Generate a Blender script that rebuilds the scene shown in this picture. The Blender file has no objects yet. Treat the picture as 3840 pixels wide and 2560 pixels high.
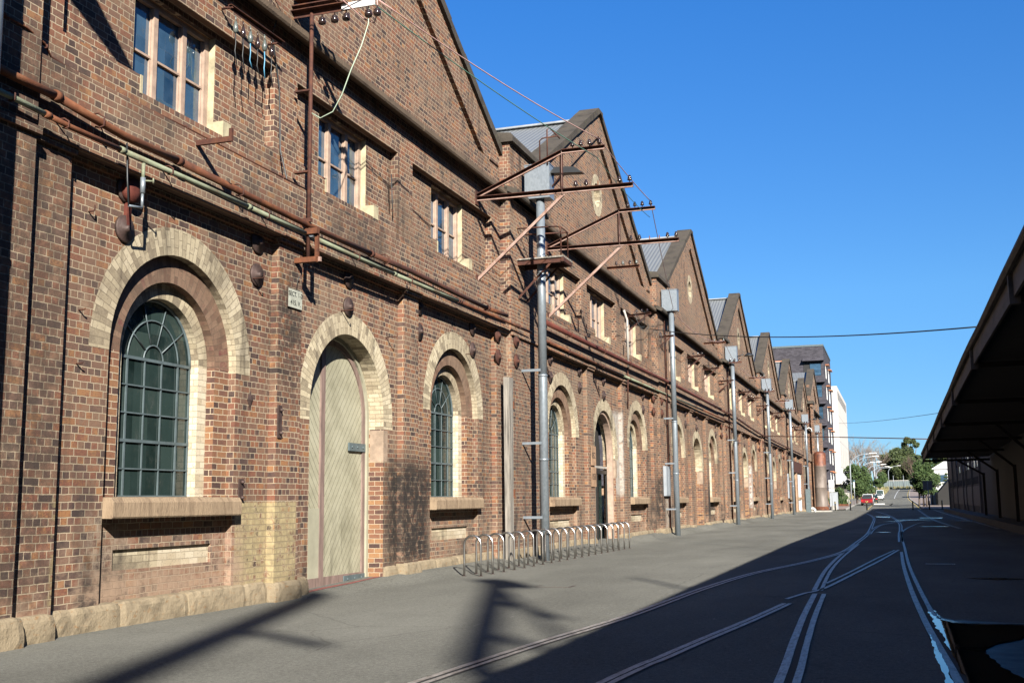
import bpy, bmesh, math, random
from mathutils import Vector, Matrix, noise as mnoise
from mathutils.geometry import tessellate_polygon
random.seed(7)
S = bpy.context.scene
COL = S.collection
R = math.radians
BAY = 20.29          # bay spacing along the street
C0 = 19.37           # centre of the first visible gable

# ------------------------------------------------------------------ mesh helper
class MB:
    def __init__(s): s.v=[]; s.f=[]; s.m=[]; s.sm=[]; s.uv=[]
    def face(s, pts, m=0, uv=None, smooth=False):
        i=len(s.v); s.v += [tuple(p) for p in pts]
        s.f.append(tuple(range(i,i+len(pts)))); s.m.append(m); s.sm.append(smooth); s.uv.append(uv)
    def faces(s, verts, fs, m=0, smooth=False):
        i=len(s.v); s.v += [tuple(p) for p in verts]
        for f in fs:
            s.f.append(tuple(i+k for k in f)); s.m.append(m); s.sm.append(smooth); s.uv.append(None)
    def box(s,x0,x1,y0,y1,z0,z1,m=0,j=0):
        r=lambda: random.uniform(-j,j) if j else 0
        P=[(x+r(),y+r(),z+r()) for z in (z0,z1) for y in (y0,y1) for x in (x0,x1)]
        s.faces(P,[(0,2,3,1),(4,5,7,6),(0,1,5,4),(2,6,7,3),(0,4,6,2),(1,3,7,5)],m)
    def obox(s,p0,p1,w,h,m=0,up=(0,0,1),off=(0,0)):
        p0=Vector(p0);p1=Vector(p1);d=(p1-p0).normalized();u=Vector(up)
        if abs(d.dot(u))>.98: u=Vector((0,1,0))
        a=d.cross(u).normalized();b=a.cross(d).normalized()
        P=[]
        for q in (p0,p1):
            q=q+a*off[0]+b*off[1]
            for sa,sb in ((-1,-1),(1,-1),(1,1),(-1,1)): P.append(q+a*sa*w/2+b*sb*h/2)
        s.faces(P,[(0,1,2,3),(7,6,5,4),(0,4,5,1),(1,5,6,2),(2,6,7,3),(3,7,4,0)],m)
    def angle(s,p0,p1,w=.08,t=.012,m=0,up=(0,0,1)):
        s.obox(p0,p1,t,w,m,up); s.obox(p0,p1,w,t,m,up,off=(w/2,w/2-t/2))
    def tube(s,pts,r,n=8,m=0,cap=True,smooth=True):
        pts=[Vector(p) for p in pts]; rs=r if isinstance(r,(list,tuple)) else [r]*len(pts)
        V=[];prev=None
        for i,p in enumerate(pts):
            d=(pts[min(i+1,len(pts)-1)]-pts[max(i-1,0)])
            d=d.normalized() if d.length>1e-9 else Vector((0,0,1))
            if prev is None:
                u=Vector((0,0,1)) if abs(d.z)<.9 else Vector((0,1,0))
                a=d.cross(u).normalized()
            else:
                a=(prev-d*prev.dot(d)); a=a.normalized() if a.length>1e-6 else d.orthogonal().normalized()
            prev=a; b=d.cross(a)
            for k in range(n):
                t=2*math.pi*k/n; V.append(p+(a*math.cos(t)+b*math.sin(t))*rs[i])
        F=[]
        for i in range(len(pts)-1):
            for k in range(n):
                F.append((i*n+k,i*n+(k+1)%n,(i+1)*n+(k+1)%n,(i+1)*n+k))
        s.faces(V,F,m,smooth)
        if cap:
            s.faces(V[:n],[tuple(range(n))[::-1]],m); s.faces(V[-n:],[tuple(range(n))],m)
    def lathe(s,base,prof,n=12,m=0,axis=(0,0,1),smooth=True):
        ax=Vector(axis).normalized(); a=ax.orthogonal().normalized(); b=ax.cross(a); base=Vector(base)
        V=[]
        for r,h in prof:
            for k in range(n):
                t=2*math.pi*k/n; V.append(base+ax*h+(a*math.cos(t)+b*math.sin(t))*r)
        F=[]
        for i in range(len(prof)-1):
            for k in range(n): F.append((i*n+k,i*n+(k+1)%n,(i+1)*n+(k+1)%n,(i+1)*n+k))
        s.faces(V,F,m,smooth)
        s.faces(V[:n],[tuple(range(n))[::-1]],m); s.faces(V[-n:],[tuple(range(n))],m)
    # polygon in the (y,z) plane at x=xf with holes, sides back to xb
    def sheet(s,outer,holes,xf,xb,m=0,hm=None,sides=True,back=False):
        loops=[[Vector((y,z,0)) for y,z in L] for L in [outer]+list(holes)]
        flat=[p for L in loops for p in L]
        tris=tessellate_polygon(loops)
        V=[(xf,p.x,p.y) for p in flat]
        F=[]
        for a,b,c in tris:
            A,B,Cc=flat[a],flat[b],flat[c]
            cr=(B-A).cross(Cc-A).z
            if abs(cr)<1e-10: continue
            F.append((a,b,c) if cr>0 else (a,c,b))
        s.faces(V,F,m)
        if back: s.faces([(xb,p.x,p.y) for p in flat],[f[::-1] for f in F],m)
        if sides:
            for li,L in enumerate([outer]+list(holes)):
                mm = m if (li==0 or hm is None) else hm
                area=sum(L[i][0]*L[(i+1)%len(L)][1]-L[(i+1)%len(L)][0]*L[i][1] for i in range(len(L)))
                want = area>0 if li==0 else area<0
                for i in range(len(L)):
                    a=L[i]; b=L[(i+1)%len(L)]
                    q=[(xf,a[0],a[1]),(xf,b[0],b[1]),(xb,b[0],b[1]),(xb,a[0],a[1])]
                    s.face(q[::-1] if want else q,mm)
    # extrude an (x,z) profile along y
    def extrude_y(s,prof,y0,y1,m=0,cap=True):
        n=len(prof)
        V=[(x,y0,z) for x,z in prof]+[(x,y1,z) for x,z in prof]
        s.faces(V,[(i,(i+1)%n,n+(i+1)%n,n+i) for i in range(n)],m)
        if cap: s.faces(V[:n],[tuple(range(n))],m); s.faces(V[n:],[tuple(range(n))[::-1]],m)
    def build(s,name,mats,parent=None,loc=(0,0,0),fixn=True):
        me=bpy.data.meshes.new(name); me.from_pydata(s.v,[],s.f)
        if not isinstance(mats,(list,tuple)): mats=[mats]
        for mt in mats: me.materials.append(mt)
        me.polygons.foreach_set('material_index',s.m)
        me.polygons.foreach_set('use_smooth',s.sm)
        if any(u is not None for u in s.uv):
            ul=me.uv_layers.new(name='UVMap')
            for p,u in zip(me.polygons,s.uv):
                if u is not None:
                    for li,c in zip(p.loop_indices,u): ul.data[li].uv=c
        me.update()
        if any(s.sm):
            b=bmesh.new(); b.from_mesh(me); bmesh.ops.remove_doubles(b,verts=b.verts,dist=1e-5)
            if fixn: bmesh.ops.recalc_face_normals(b,faces=b.faces)
            b.to_mesh(me); b.free()
        o=bpy.data.objects.new(name,me); COL.objects.link(o); o.location=loc
        if parent: o.parent=parent
        return o

def tag(o,label=None,cat=None,group=None,kind=None):
    if label: o['label']=label
    if cat: o['category']=cat
    if group: o['group']=group
    if kind: o['kind']=kind
    return o
def thing(name,label,cat,loc=(0,0,0),group=None,rz=0):
    o=bpy.data.objects.new(name,None); COL.objects.link(o); o.location=loc; o.rotation_euler=(0,0,rz)
    o.empty_display_size=.2
    return tag(o,label,cat,group)
def copy_tree(o,parent=None,dloc=None):
    c=o.copy(); COL.objects.link(c)
    if parent: c.parent=parent
    if dloc is not None: c.location=Vector(c.location)+Vector(dloc)
    for ch in list(o.children): copy_tree(ch,c)
    return c
ORD=['first','second','third','fourth','fifth','sixth','seventh','eighth','ninth','tenth','eleventh','twelfth','thirteenth','fourteenth','fifteenth','sixteenth','seventeenth','eighteenth','nineteenth','twentieth']

# ------------------------------------------------------------------ materials
class NT:
    def __init__(s,name):
        s.mat=bpy.data.materials.new(name); s.mat.use_nodes=True; s.t=s.mat.node_tree; s.t.nodes.clear()
        s.out=s.n('ShaderNodeOutputMaterial'); s.b=s.n('ShaderNodeBsdfPrincipled'); s.l(s.b.outputs[0],s.out.inputs[0])
    def n(s,t,**k):
        x=s.t.nodes.new(t)
        for a,v in k.items(): setattr(x,a,v)
        return x
    def l(s,a,b): s.t.links.new(a,b)
    def pos(s): return s.n('ShaderNodeNewGeometry').outputs['Position']
    def obj(s): return s.n('ShaderNodeTexCoord').outputs['Object']
    def math(s,op,a,b=None,c=None,clamp=False):
        x=s.n('ShaderNodeMath',operation=op); x.use_clamp=clamp
        for i,v in enumerate((a,b,c)):
            if v is None: continue
            if isinstance(v,(int,float)): x.inputs[i].default_value=v
            else: s.l(v,x.inputs[i])
        return x.outputs[0]
    def mapv(s,v,scale=(1,1,1),loc=(0,0,0),rot=(0,0,0)):
        x=s.n('ShaderNodeMapping'); s.l(v,x.inputs[0]); x.inputs['Scale'].default_value=scale; x.inputs['Location'].default_value=loc; x.inputs['Rotation'].default_value=rot
        return x.outputs[0]
    def noise(s,v,scale,detail=4,rough=.55,dist=0):
        x=s.n('ShaderNodeTexNoise'); s.l(v,x.inputs['Vector']); x.inputs['Scale'].default_value=scale
        x.inputs['Detail'].default_value=detail; x.inputs['Roughness'].default_value=rough; x.inputs['Distortion'].default_value=dist
        return x.outputs['Fac']
    def ramp(s,f,stops,interp='LINEAR'):
        x=s.n('ShaderNodeValToRGB'); x.color_ramp.interpolation=interp
        e=x.color_ramp.elements
        while len(e)>1: e.remove(e[0])
        e[0].position=stops[0][0]; e[0].color=c4(stops[0][1])
        for p,c in stops[1:]:
            q=e.new(p); q.color=c4(c)
        s.l(f,x.inputs[0]); return x.outputs[0]
    def mix(s,f,a,b,mode='MIX'):
        x=s.n('ShaderNodeMix',data_type='RGBA',blend_type=mode)
        for i,v in ((0,f),(6,a),(7,b)):
            if isinstance(v,(int,float)): x.inputs[i].default_value=v
            elif isinstance(v,tuple): x.inputs[i].default_value=c4(v)
            else: s.l(v,x.inputs[i])
        return x.outputs[2]
    def sep(s,v):
        x=s.n('ShaderNodeSeparateXYZ'); s.l(v,x.inputs[0]); return x.outputs
    def comb(s,x,y,z=0):
        c=s.n('ShaderNodeCombineXYZ')
        for i,v in enumerate((x,y,z)):
            if isinstance(v,(int,float)): c.inputs[i].default_value=v
            else: s.l(v,c.inputs[i])
        return c.outputs[0]
    def bump(s,h,dist=.01,strength=1.0,nrm=None):
        x=s.n('ShaderNodeBump'); s.l(h,x.inputs['Height']); x.inputs['Distance'].default_value=dist; x.inputs['Strength'].default_value=strength
        if nrm: s.l(nrm,x.inputs['Normal'])
        s.l(x.outputs[0],s.b.inputs['Normal']); return x.outputs[0]
    def set(s,color=None,rough=None,metal=None,spec=None):
        for k,v in (('Base Color',color),('Roughness',rough),('Metallic',metal),('Specular IOR Level',spec)):
            if v is None: continue
            if isinstance(v,(int,float)): s.b.inputs[k].default_value=v
            elif isinstance(v,tuple): s.b.inputs[k].default_value=c4(v)
            else: s.l(v,s.b.inputs[k])
        return s.mat
KA=.60   # overall reflectance scale
def c4(c):
    if isinstance(c,(int,float)): c=(c,c,c)
    return tuple(v*KA for v in c[:3])+(1,)
def simple(name,color,rough=.6,metal=0,spec=None,var=.15,scale=3,bump=0,stretch=(1,1,1)):
    t=NT(name); p=t.mapv(t.pos(),stretch)
    n=t.noise(p,scale,5,.6)
    lo=tuple(c*(1-var*1.6) for c in color); hi=tuple(min(1,c*(1+var)) for c in color)
    t.set(t.ramp(n,[(.3,lo),(.7,hi)]),rough,metal,spec)
    if bump: t.bump(t.noise(p,scale*6,4,.6),bump)
    return t.mat

PAL=[(0,(.055,.037,.034)),(.12,(.110,.064,.053)),(.28,(.170,.092,.066)),(.46,(.208,.110,.073)),(.62,(.245,.145,.094)),(.74,(.262,.120,.068)),(.86,(.215,.080,.053)),(1,(.36,.175,.075))]
def smoothstep(t,v,a,b):
    x=t.n('ShaderNodeMapRange',interpolation_type='SMOOTHSTEP'); t.l(v,x.inputs[0]); x.inputs[1].default_value=a; x.inputs[2].default_value=b
    return x.outputs[0]
def boxmask(t,y,z,y0,y1,z0,z1,e=.02):
    a=smoothstep(t,y,y0-e,y0+e); b=smoothstep(t,y,y1+e,y1-e)
    c=smoothstep(t,z,z0-e,z0+e); d=smoothstep(t,z,z1+e,z1-e)
    return t.math('MULTIPLY',t.math('MULTIPLY',a,b),t.math('MULTIPLY',c,d))
def brick(name,pal=PAL,mortar=(.60,.48,.335),uv=False,bw=.255,rh=.0965,ms=.0080,dirt=True,masks=False,squash=.5,warp=.006,bumpd=.012):
    t=NT(name)
    P=t.pos()
    if uv:
        u=t.sep(t.n('ShaderNodeTexCoord').outputs['UV']); a,b=u[0],u[1]
    else:
        g=t.n('ShaderNodeNewGeometry'); nx=t.sep(g.outputs['True Normal']); q=t.sep(P)
        isx=t.math('GREATER_THAN',t.math('ABSOLUTE',nx[0]),.5)
        m=t.n('ShaderNodeMix',data_type='FLOAT'); t.l(isx,m.inputs[0]); t.l(q[0],m.inputs[2]); t.l(q[1],m.inputs[3])
        a,b=m.outputs[0],q[2]
    w1=t.math('MULTIPLY',t.math('SUBTRACT',t.noise(P,1.7,3),.5),warp*4)
    w2=t.math('MULTIPLY',t.math('SUBTRACT',t.noise(P,9,2),.5),warp*2.2)
    v=t.comb(t.math('ADD',a,w2),t.math('ADD',b,t.math('ADD',w1,w2)))
    br=t.n('ShaderNodeTexBrick',offset=.5,offset_frequency=2,squash=squash,squash_frequency=2)
    t.l(v,br.inputs['Vector']); br.inputs['Color1'].default_value=(0,0,0,1); br.inputs['Color2'].default_value=(1,1,1,1)
    br.inputs['Scale'].default_value=1; br.inputs['Mortar Size'].default_value=ms; br.inputs['Mortar Smooth'].default_value=.25
    br.inputs['Bias'].default_value=0; br.inputs['Brick Width'].default_value=bw; br.inputs['Row Height'].default_value=rh
    fine=t.noise(P,45,5,.7); mid=t.noise(P,7,4,.6); big=t.noise(t.mapv(P,(1,.55,.3)),.55,4,.6)
    tint=t.math('ADD',t.sep(br.outputs['Color'])[0],t.math('MULTIPLY',t.math('SUBTRACT',fine,.5),.55))
    tint=t.math('ADD',tint,t.math('MULTIPLY',t.math('SUBTRACT',mid,.5),.5))
    col=t.ramp(tint,pal)
    pit=t.noise(P,26,4,.8); col=t.mix(t.math('MULTIPLY',smoothstep(t,pit,.54,.68),.55),col,(.055,.038,.032))
    mo=t.mix(t.math('MULTIPLY',t.noise(P,2.2,4),.9),mortar,tuple(c*.62 for c in mortar))
    mf=br.outputs['Fac']
    col=t.mix(mf,col,mo)
    if dirt:
        sp=t.sep(P)
        bay=t.noise(t.mapv(P,(1,.16,.22),(0,4.3,1.7)),1.0,3,.6)
        col=t.mix(t.math('MULTIPLY',smoothstep(t,bay,.45,.7),.30),col,t.mix(.6,col,(.05,.04,.035)))
        bay2=t.noise(t.mapv(P,(1,.3,.35),(0,1.3,8.7)),1.0,4,.65)
        col=t.mix(t.math('MULTIPLY',smoothstep(t,bay2,.5,.7),.30),col,(.25,.20,.145))
        streak=t.noise(t.mapv(P,(1,2.6,.22)),.9,5,.65)
        col=t.mix(t.math('MULTIPLY',smoothstep(t,streak,.52,.76),.8),col,(.040,.030,.024))
        soot=t.noise(t.mapv(P,(1,.5,.9),(5,3,1)),.8,6,.7)
        col=t.mix(t.math('MULTIPLY',smoothstep(t,soot,.50,.70),.55),col,(.055,.043,.034))
        pale=t.noise(t.mapv(P,(1,.8,.8),(1,13,7)),1.3,6,.72)
        col=t.mix(t.math('MULTIPLY',smoothstep(t,pale,.56,.72),.38),col,(.38,.29,.20))
        col=t.mix(t.math('MULTIPLY',smoothstep(t,big,.45,.8),.30),col,(.24,.175,.12))
        low=smoothstep(t,sp[2],3.2,.2)
        patch=t.noise(t.mapv(P,(1,1.1,.45),(3.1,0,0)),.62,5,.62)
        col=t.mix(t.math('MULTIPLY',t.math('MULTIPLY',smoothstep(t,patch,.53,.66),low),.85),col,(.03,.026,.024))
        wash=t.noise(t.mapv(P,(1,.8,1.6),(0,9,2)),1.6,6,.7)
        low2=smoothstep(t,sp[2],1.6,.3)
        col=t.mix(t.math('MULTIPLY',t.math('MULTIPLY',smoothstep(t,wash,.46,.66),low2),.72),col,(.40,.28,.195))
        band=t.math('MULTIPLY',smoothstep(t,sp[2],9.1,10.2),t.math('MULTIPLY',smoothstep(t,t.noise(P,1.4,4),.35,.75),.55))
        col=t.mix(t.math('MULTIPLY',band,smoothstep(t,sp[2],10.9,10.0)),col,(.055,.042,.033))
    if masks:
        sp=t.sep(P); pn=t.noise(P,6,6,.75); e=t.noise(t.mapv(P,(1,.7,2)),2.5,5,.7)
        ee=t.math('MULTIPLY',t.math('SUBTRACT',e,.5),.35)
        Y=t.math('ADD',sp[1],ee); Z=sp[2]
        ym=boxmask(t,sp[1],Z,15.47,17.12,.2,1.62)
        ym=t.math('MULTIPLY',ym,smoothstep(t,pn,.36,.50))
        yc=t.mix(mf,t.ramp(mid,[(.35,(.31,.25,.14)),(.6,(.44,.36,.20)),(.75,(.50,.43,.27))]),(.29,.23,.14))
        col=t.mix(t.math('MULTIPLY',ym,.93),col,yc)
        ym2=t.math('MULTIPLY',boxmask(t,sp[1],Z,11.22,11.42,.3,1.7,.06),smoothstep(t,pn,.50,.58)); col=t.mix(t.math('MULTIPLY',ym2,.7),col,(.5,.4,.2))
        # soot-black patches beside the doors, whitewash further along
        for (y0,y1,z0,z1,c,am,th) in [(21.0,23.4,.2,2.5,(.018,.016,.015),.93,.40),(16.4,17.3,3.3,5.4,(.03,.025,.02),.7,.45),(8.4,11.35,.3,7.4,(.045,.033,.026),.62,.44),
                                 (30.2,31.3,.2,2.9,(.05,.05,.05),.6,.5),(47.8,49.2,.6,2.6,(.015,.015,.015),.9,.45),(49.2,50.6,.3,2.6,(.42,.37,.31),.8,.45),(62.3,66,.5,2.6,(.015,.015,.016),.9,.42),(40.9,42,1.8,4.9,(.5,.47,.42),.85,.4),(28.3,30,.6,4.8,(.06,.055,.05),.45,.5),
                                 (79.4,85.2,1.0,3.95,(.62,.57,.52),.92,.47),(12.2,15.7,.2,.70,(.38,.265,.185),.75,.46),(12.2,15.7,.7,1.2,(.36,.255,.19),.45,.52),(15.0,15.7,.3,1.4,(.40,.275,.20),.5,.5),(12.0,12.9,.8,1.5,(.34,.27,.20),.6,.5),(23.2,26.8,.3,1.4,(.33,.25,.18),.5,.5),(25.2,27.4,.3,5.6,(.06,.048,.04),.5,.52),(16.3,17.3,4.2,6.0,(.03,.026,.022),.6,.46),(18,21,6.2,7.6,(.07,.055,.045),.5,.5),(33,36,.3,1.4,(.35,.26,.18),.6,.5)]:
            bm=boxmask(t,Y,t.math('ADD',Z,t.math('MULTIPLY',ee,1.5)),y0,y1,z0,z1,(.18 if c[0]>.3 else .42))
            col=t.mix(t.math('MULTIPLY',t.math('MULTIPLY',bm,smoothstep(t,pn,th-.12,th+.14)),am),col,c)
    h=t.math('ADD',t.math('MULTIPLY',t.math('SUBTRACT',1,mf),1.0),t.math('MULTIPLY',fine,.35))
    t.bump(t.math('ADD',h,t.math('MULTIPLY',tint,.12)),bumpd,.9)
    t.set(col,t.math('ADD',.78,t.math('MULTIPLY',fine,.2)),0,.25)
    return t.mat
M={}
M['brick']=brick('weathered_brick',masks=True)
PAL_T=[(0,(.07,.042,.036)),(.3,(.165,.082,.058)),(.6,(.235,.11,.062)),(1,(.33,.18,.085))]
M['brick_jamb']=brick('jamb_brick',pal=PAL_T,uv=True,squash=1,dirt=False)
CR=[(0,(.26,.215,.15)),(.25,(.48,.405,.275)),(.7,(.62,.535,.37)),(1,(.70,.61,.44))]
M['cream']=brick('cream_voussoirs',pal=CR,mortar=(.34,.28,.19),uv=True,bw=.245,rh=.098,ms=.0045,squash=1,dirt=True,warp=.003,bumpd=.006)
M['cream_clean']=brick('cream_painted_brick',pal=[(0,(.46,.38,.26)),(.4,(.58,.50,.37)),(1,(.68,.60,.46))],mortar=(.46,.39,.28),uv=True,bw=.22,rh=.0975,ms=.004,squash=1,dirt=False,bumpd=.006)
M['brown']=brick('brown_voussoirs',pal=[(0,(.14,.075,.05)),(.5,(.25,.15,.10)),(.8,(.29,.18,.12)),(1,(.17,.06,.05))],mortar=(.24,.165,.11),uv=True,bw=.24,rh=.098,ms=.0045,squash=1,dirt=True,bumpd=.006)
M['cream_flat']=simple('cream_paint',(.48,.42,.27),.75,var=.25,scale=5,bump=.004)
def stone(name,base,dark,rustc,sc=1.5,st=(1,1,1)):
    t=NT(name); P=t.mapv(t.pos(),st)
    n=t.noise(P,sc,6,.65); n2=t.noise(t.mapv(P,(1,1,2.2)),sc*2.2,5,.6); f=t.noise(P,30,5,.7)
    col=t.ramp(n,[(.25,dark),(.5,base),(.75,tuple(min(1,c*1.2) for c in base))])
    col=t.mix(t.math('MULTIPLY',smoothstep(t,n2,.56,.72),.75),col,rustc)
    col=t.mix(t.math('MULTIPLY',f,.35),col,tuple(c*.5 for c in base))
    t.set(col,.85,0,.2); t.bump(t.math('ADD',n,t.math('MULTIPLY',f,.5)),.03,.8); return t.mat
M['sandstone']=stone('plinth_sandstone',(.335,.27,.18),(.13,.105,.075),(.30,.16,.065),3.2)
M['sill']=stone('sill_sandstone',(.36,.265,.175),(.19,.13,.085),(.15,.10,.07),3,(1,2.2,.35))
M['coping']=stone('blackened_coping_stone',(.085,.072,.058),(.03,.028,.024),(.13,.125,.07),1.6)
M['cornice']=stone('brown_cornice',(.17,.125,.088),(.10,.07,.05),(.06,.045,.035),.9)
M['iron']=simple('dark_iron',(.075,.045,.038),.65,.3,var=.3,scale=8,bump=.004)
def rust(name,a,b,c,sc=4):
    t=NT(name); P=t.pos(); n=t.noise(t.mapv(P,(1,.5,1)),sc,6,.7)
    t.set(t.ramp(n,[(.3,a),(.5,b),(.7,c)]),.8,.15,.3); t.bump(t.noise(P,60,4),.004); return t.mat
M['rust']=rust('rust',(.055,.022,.015),(.13,.045,.022),(.26,.10,.038))
M['rust_dark']=rust('dark_rust',(.035,.018,.014),(.085,.032,.022),(.15,.06,.03))
M['rust_orange']=rust('orange_rust',(.085,.033,.019),(.19,.068,.030),(.29,.13,.065),3.5)
M['redpipe']=rust('red_oxide',(.07,.018,.014),(.13,.032,.022),(.17,.05,.03))
M['pinksteel']=rust('faded_pink_steel_paint',(.20,.08,.05),(.40,.27,.22),(.50,.37,.32),4)
M['greenpipe']=rust('faded_green_paint',(.16,.10,.06),(.25,.28,.19),(.36,.38,.27),3)
def galv():
    t=NT('galvanised_steel'); P=t.pos()
    v=t.n('ShaderNodeTexVoronoi'); t.l(t.mapv(P,(1,1,.6)),v.inputs['Vector']); v.inputs['Scale'].default_value=22
    n=t.noise(P,3,4); k=t.sep(v.outputs['Color'])[0]
    col=t.mix(t.math('MULTIPLY',k,.5),(.30,.35,.39),(.48,.54,.60)); col=t.mix(t.math('MULTIPLY',n,.4),col,(.28,.32,.36))
    t.set(col,.42,.55,.5); return t.mat
M['galv']=galv()
M['stainless']=simple('stainless_steel',(.72,.70,.67),.30,1,var=.08)
M['porc']=simple('dark_porcelain',(.035,.022,.02),.15,0,.6,var=.2)
M['porc_w']=simple('grey_green_glass_insulator',(.12,.14,.13),.25,0,.5,var=.2)
M['timber_grey']=simple('weathered_grey_timber',(.27,.245,.21),.85,var=.45,scale=3,bump=.01,stretch=(6,6,.35))
M['frame_pink']=simple('pale_pink_window_paint',(.43,.31,.235),.6,var=.2,scale=6)
M['frame_grey']=simple('grey_green_window_iron',(.10,.135,.145),.5,var=.15,scale=5)
M['mauve']=simple('faded_mauve_paint',(.24,.165,.14),.7,var=.25,scale=3,bump=.004,stretch=(1,4,.6))
M['olive']=simple('olive_cream_paint',(.38,.365,.27),.6,var=.12,scale=2)
def boards():
    t=NT('olive_diagonal_boards'); P=t.pos(); q=t.sep(P)
    L=C0-.33
    mir=t.math('ABSOLUTE',t.math('SUBTRACT',q[1],L))
    d=t.math('ADD',t.math('MULTIPLY',mir,.78),t.math('MULTIPLY',q[2],-.63))
    fr=t.math('FRACT',t.math('DIVIDE',t.math('ADD',d,20),.125))
    g=t.math('LESS_THAN',fr,.07)
    n=t.noise(P,2.2,6,.65); n2=t.noise(t.mapv(P,(1,3,.4)),1.6,5,.7)
    col=t.ramp(n,[(.3,(.30,.285,.20)),(.6,(.43,.41,.30)),(.8,(.47,.45,.34))])
    low=smoothstep(t,q[2],2.0,.3)
    col=t.mix(t.math('MULTIPLY',t.math('MULTIPLY',smoothstep(t,n2,.42,.65),low),.6),col,(.13,.12,.085))
    col=t.mix(t.math('MULTIPLY',g,.75),col,(.08,.075,.05))
    t.set(col,.6,0,.3); t.bump(t.math('SUBTRACT',1,g),.012); return t.mat
M['boards']=boards()
def glass(name,c,r=.04,spec=.5,var=.02):
    t=NT(name); P=t.pos(); n=t.noise(P,2.2,3); 
    q=t.sep(P); cell=t.comb(t.math('FLOOR',t.math('MULTIPLY',q[1],2.9)),t.math('FLOOR',t.math('MULTIPLY',t.math('SUBTRACT',q[2],1.71),2.51)))
    wn=t.n('ShaderNodeTexWhiteNoise',noise_dimensions='3D'); t.l(cell,wn.inputs[0]); k=wn.outputs['Value']
    dirt=t.noise(t.mapv(P,(1,1,.5)),5,6,.75)
    col=t.ramp(n,[(.35,c),(.7,tuple(k_*2.2+var for k_ in c))]); col=t.mix(t.math('MULTIPLY',k,.75),col,tuple(k_*4+.018 for k_ in c)); col=t.mix(t.math('MULTIPLY',smoothstep(t,k,.72,.95),.6),col,(.05,.075,.065))
    col=t.mix(t.math('MULTIPLY',smoothstep(t,dirt,.5,.75),.5),col,(.075,.085,.075))
    t.set(col,t.math('ADD',r,t.math('MULTIPLY',smoothstep(t,dirt,.5,.75),.35)),0,spec); t.b.inputs['IOR'].default_value=1.52
    t.bump(t.math('ADD',t.math('MULTIPLY',t.noise(P,1.6,2),1.0),t.math('MULTIPLY',k,t.math('MULTIPLY',q[1],.25))),.012,.7)
    return t.mat
M['glass']=glass('dark_window_glass',(.006,.013,.012),.05,.6,.006)
M['glass_up']=glass('reflecting_window_glass',(.012,.03,.05),.03,1.0,.02)
M['dark']=simple('unlit_interior',(.012,.012,.012),.8)
M['black']=simple('black_paint',(.015,.016,.015),.45)
def asphalt(name='asphalt',base=.170,tintc=(1,.99,.87)):
    t=NT(name); P=t.pos()
    f=t.noise(P,70,4,.85); m=t.noise(P,14,5,.75); b=t.noise(t.mapv(P,(1,.35,1)),.35,5,.6); b2=t.noise(t.mapv(P,(.5,.9,1)),1.3,5,.65)
    g3=t.noise(P,32,3,.8); v=t.math('ADD',t.math('MULTIPLY',f,.35),t.math('ADD',t.math('MULTIPLY',b,.22),t.math('ADD',t.math('MULTIPLY',m,.2),t.math('MULTIPLY',g3,.23))))
    lo=tuple(base*.35*k for k in tintc); hi=tuple(base*1.65*k for k in tintc)
    col=t.ramp(v,[(.40,lo),(.61,hi)])
    col=t.mix(t.math('MULTIPLY',smoothstep(t,b2,.5,.8),.22),col,tuple(base*.5*k for k in tintc))
    for ro,th in ((.5,.655),(.75,.67),(-.2,.68)):
        sc=t.noise(t.mapv(P,(2.2,.22,1),rot=(0,0,ro)),3.4,6,.75); col=t.mix(t.math('MULTIPLY',smoothstep(t,sc,th,th+.03),.45),col,(.34,.335,.30))
    crk=t.n('ShaderNodeTexVoronoi',feature='DISTANCE_TO_EDGE'); wv=t.n('ShaderNodeMix',data_type='VECTOR'); 
    nv=t.n('ShaderNodeTexNoise'); t.l(P,nv.inputs['Vector']); nv.inputs['Scale'].default_value=2.5; wv.inputs[0].default_value=.16; t.l(P,wv.inputs[4]); t.l(nv.outputs['Color'],wv.inputs[5])
    t.l(wv.outputs[1],crk.inputs['Vector']); crk.inputs['Scale'].default_value=.33
    cm=t.math('MULTIPLY',smoothstep(t,crk.outputs['Distance'],.007,.001),smoothstep(t,b,.5,.56)); col=t.mix(t.math('MULTIPLY',cm,.28),col,(.05,.048,.042))
    oil=t.noise(t.mapv(P,(.6,.35,1),(7,2,0)),1.1,5,.7); col=t.mix(t.math('MULTIPLY',smoothstep(t,oil,.62,.72),.3),col,(.045,.043,.038))
    sp=t.noise(P,40,2,.5); col=t.mix(t.math('MULTIPLY',smoothstep(t,sp,.74,.77),.6),col,(.4,.39,.36))
    t.set(col,.92,0,.12); t.bump(t.math('ADD',f,t.math('MULTIPLY',m,.6)),.006,.7); return t.mat
M['asphalt']=asphalt()
M['road']=asphalt('distant_road_asphalt',.17)
M['paver']=simple('pinkish_pavers',(.27,.21,.18),.85,var=.15,scale=2)
M['concrete']=simple('pale_concrete',(.42,.40,.36),.85,var=.2,scale=1.5,bump=.004)
def railm():
    t=NT('worn_rail_steel'); P=t.pos(); n=t.noise(t.mapv(P,(4,.6,1)),5,5,.7)
    g2=t.noise(t.mapv(P,(1,.35,1)),22,5,.8); col=t.ramp(t.math('ADD',t.math('MULTIPLY',n,.5),t.math('MULTIPLY',g2,.5)),[(.36,(.12,.095,.08)),(.5,(.48,.44,.40)),(.68,(.80,.76,.72))])
    t.set(col,t.math('ADD',.36,t.math('MULTIPLY',g2,.3)),.6,.5); t.bump(g2,.003); return t.mat
M['rail']=railm()
M['groove']=simple('rail_flangeway',(.02,.018,.016),.9)
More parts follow.
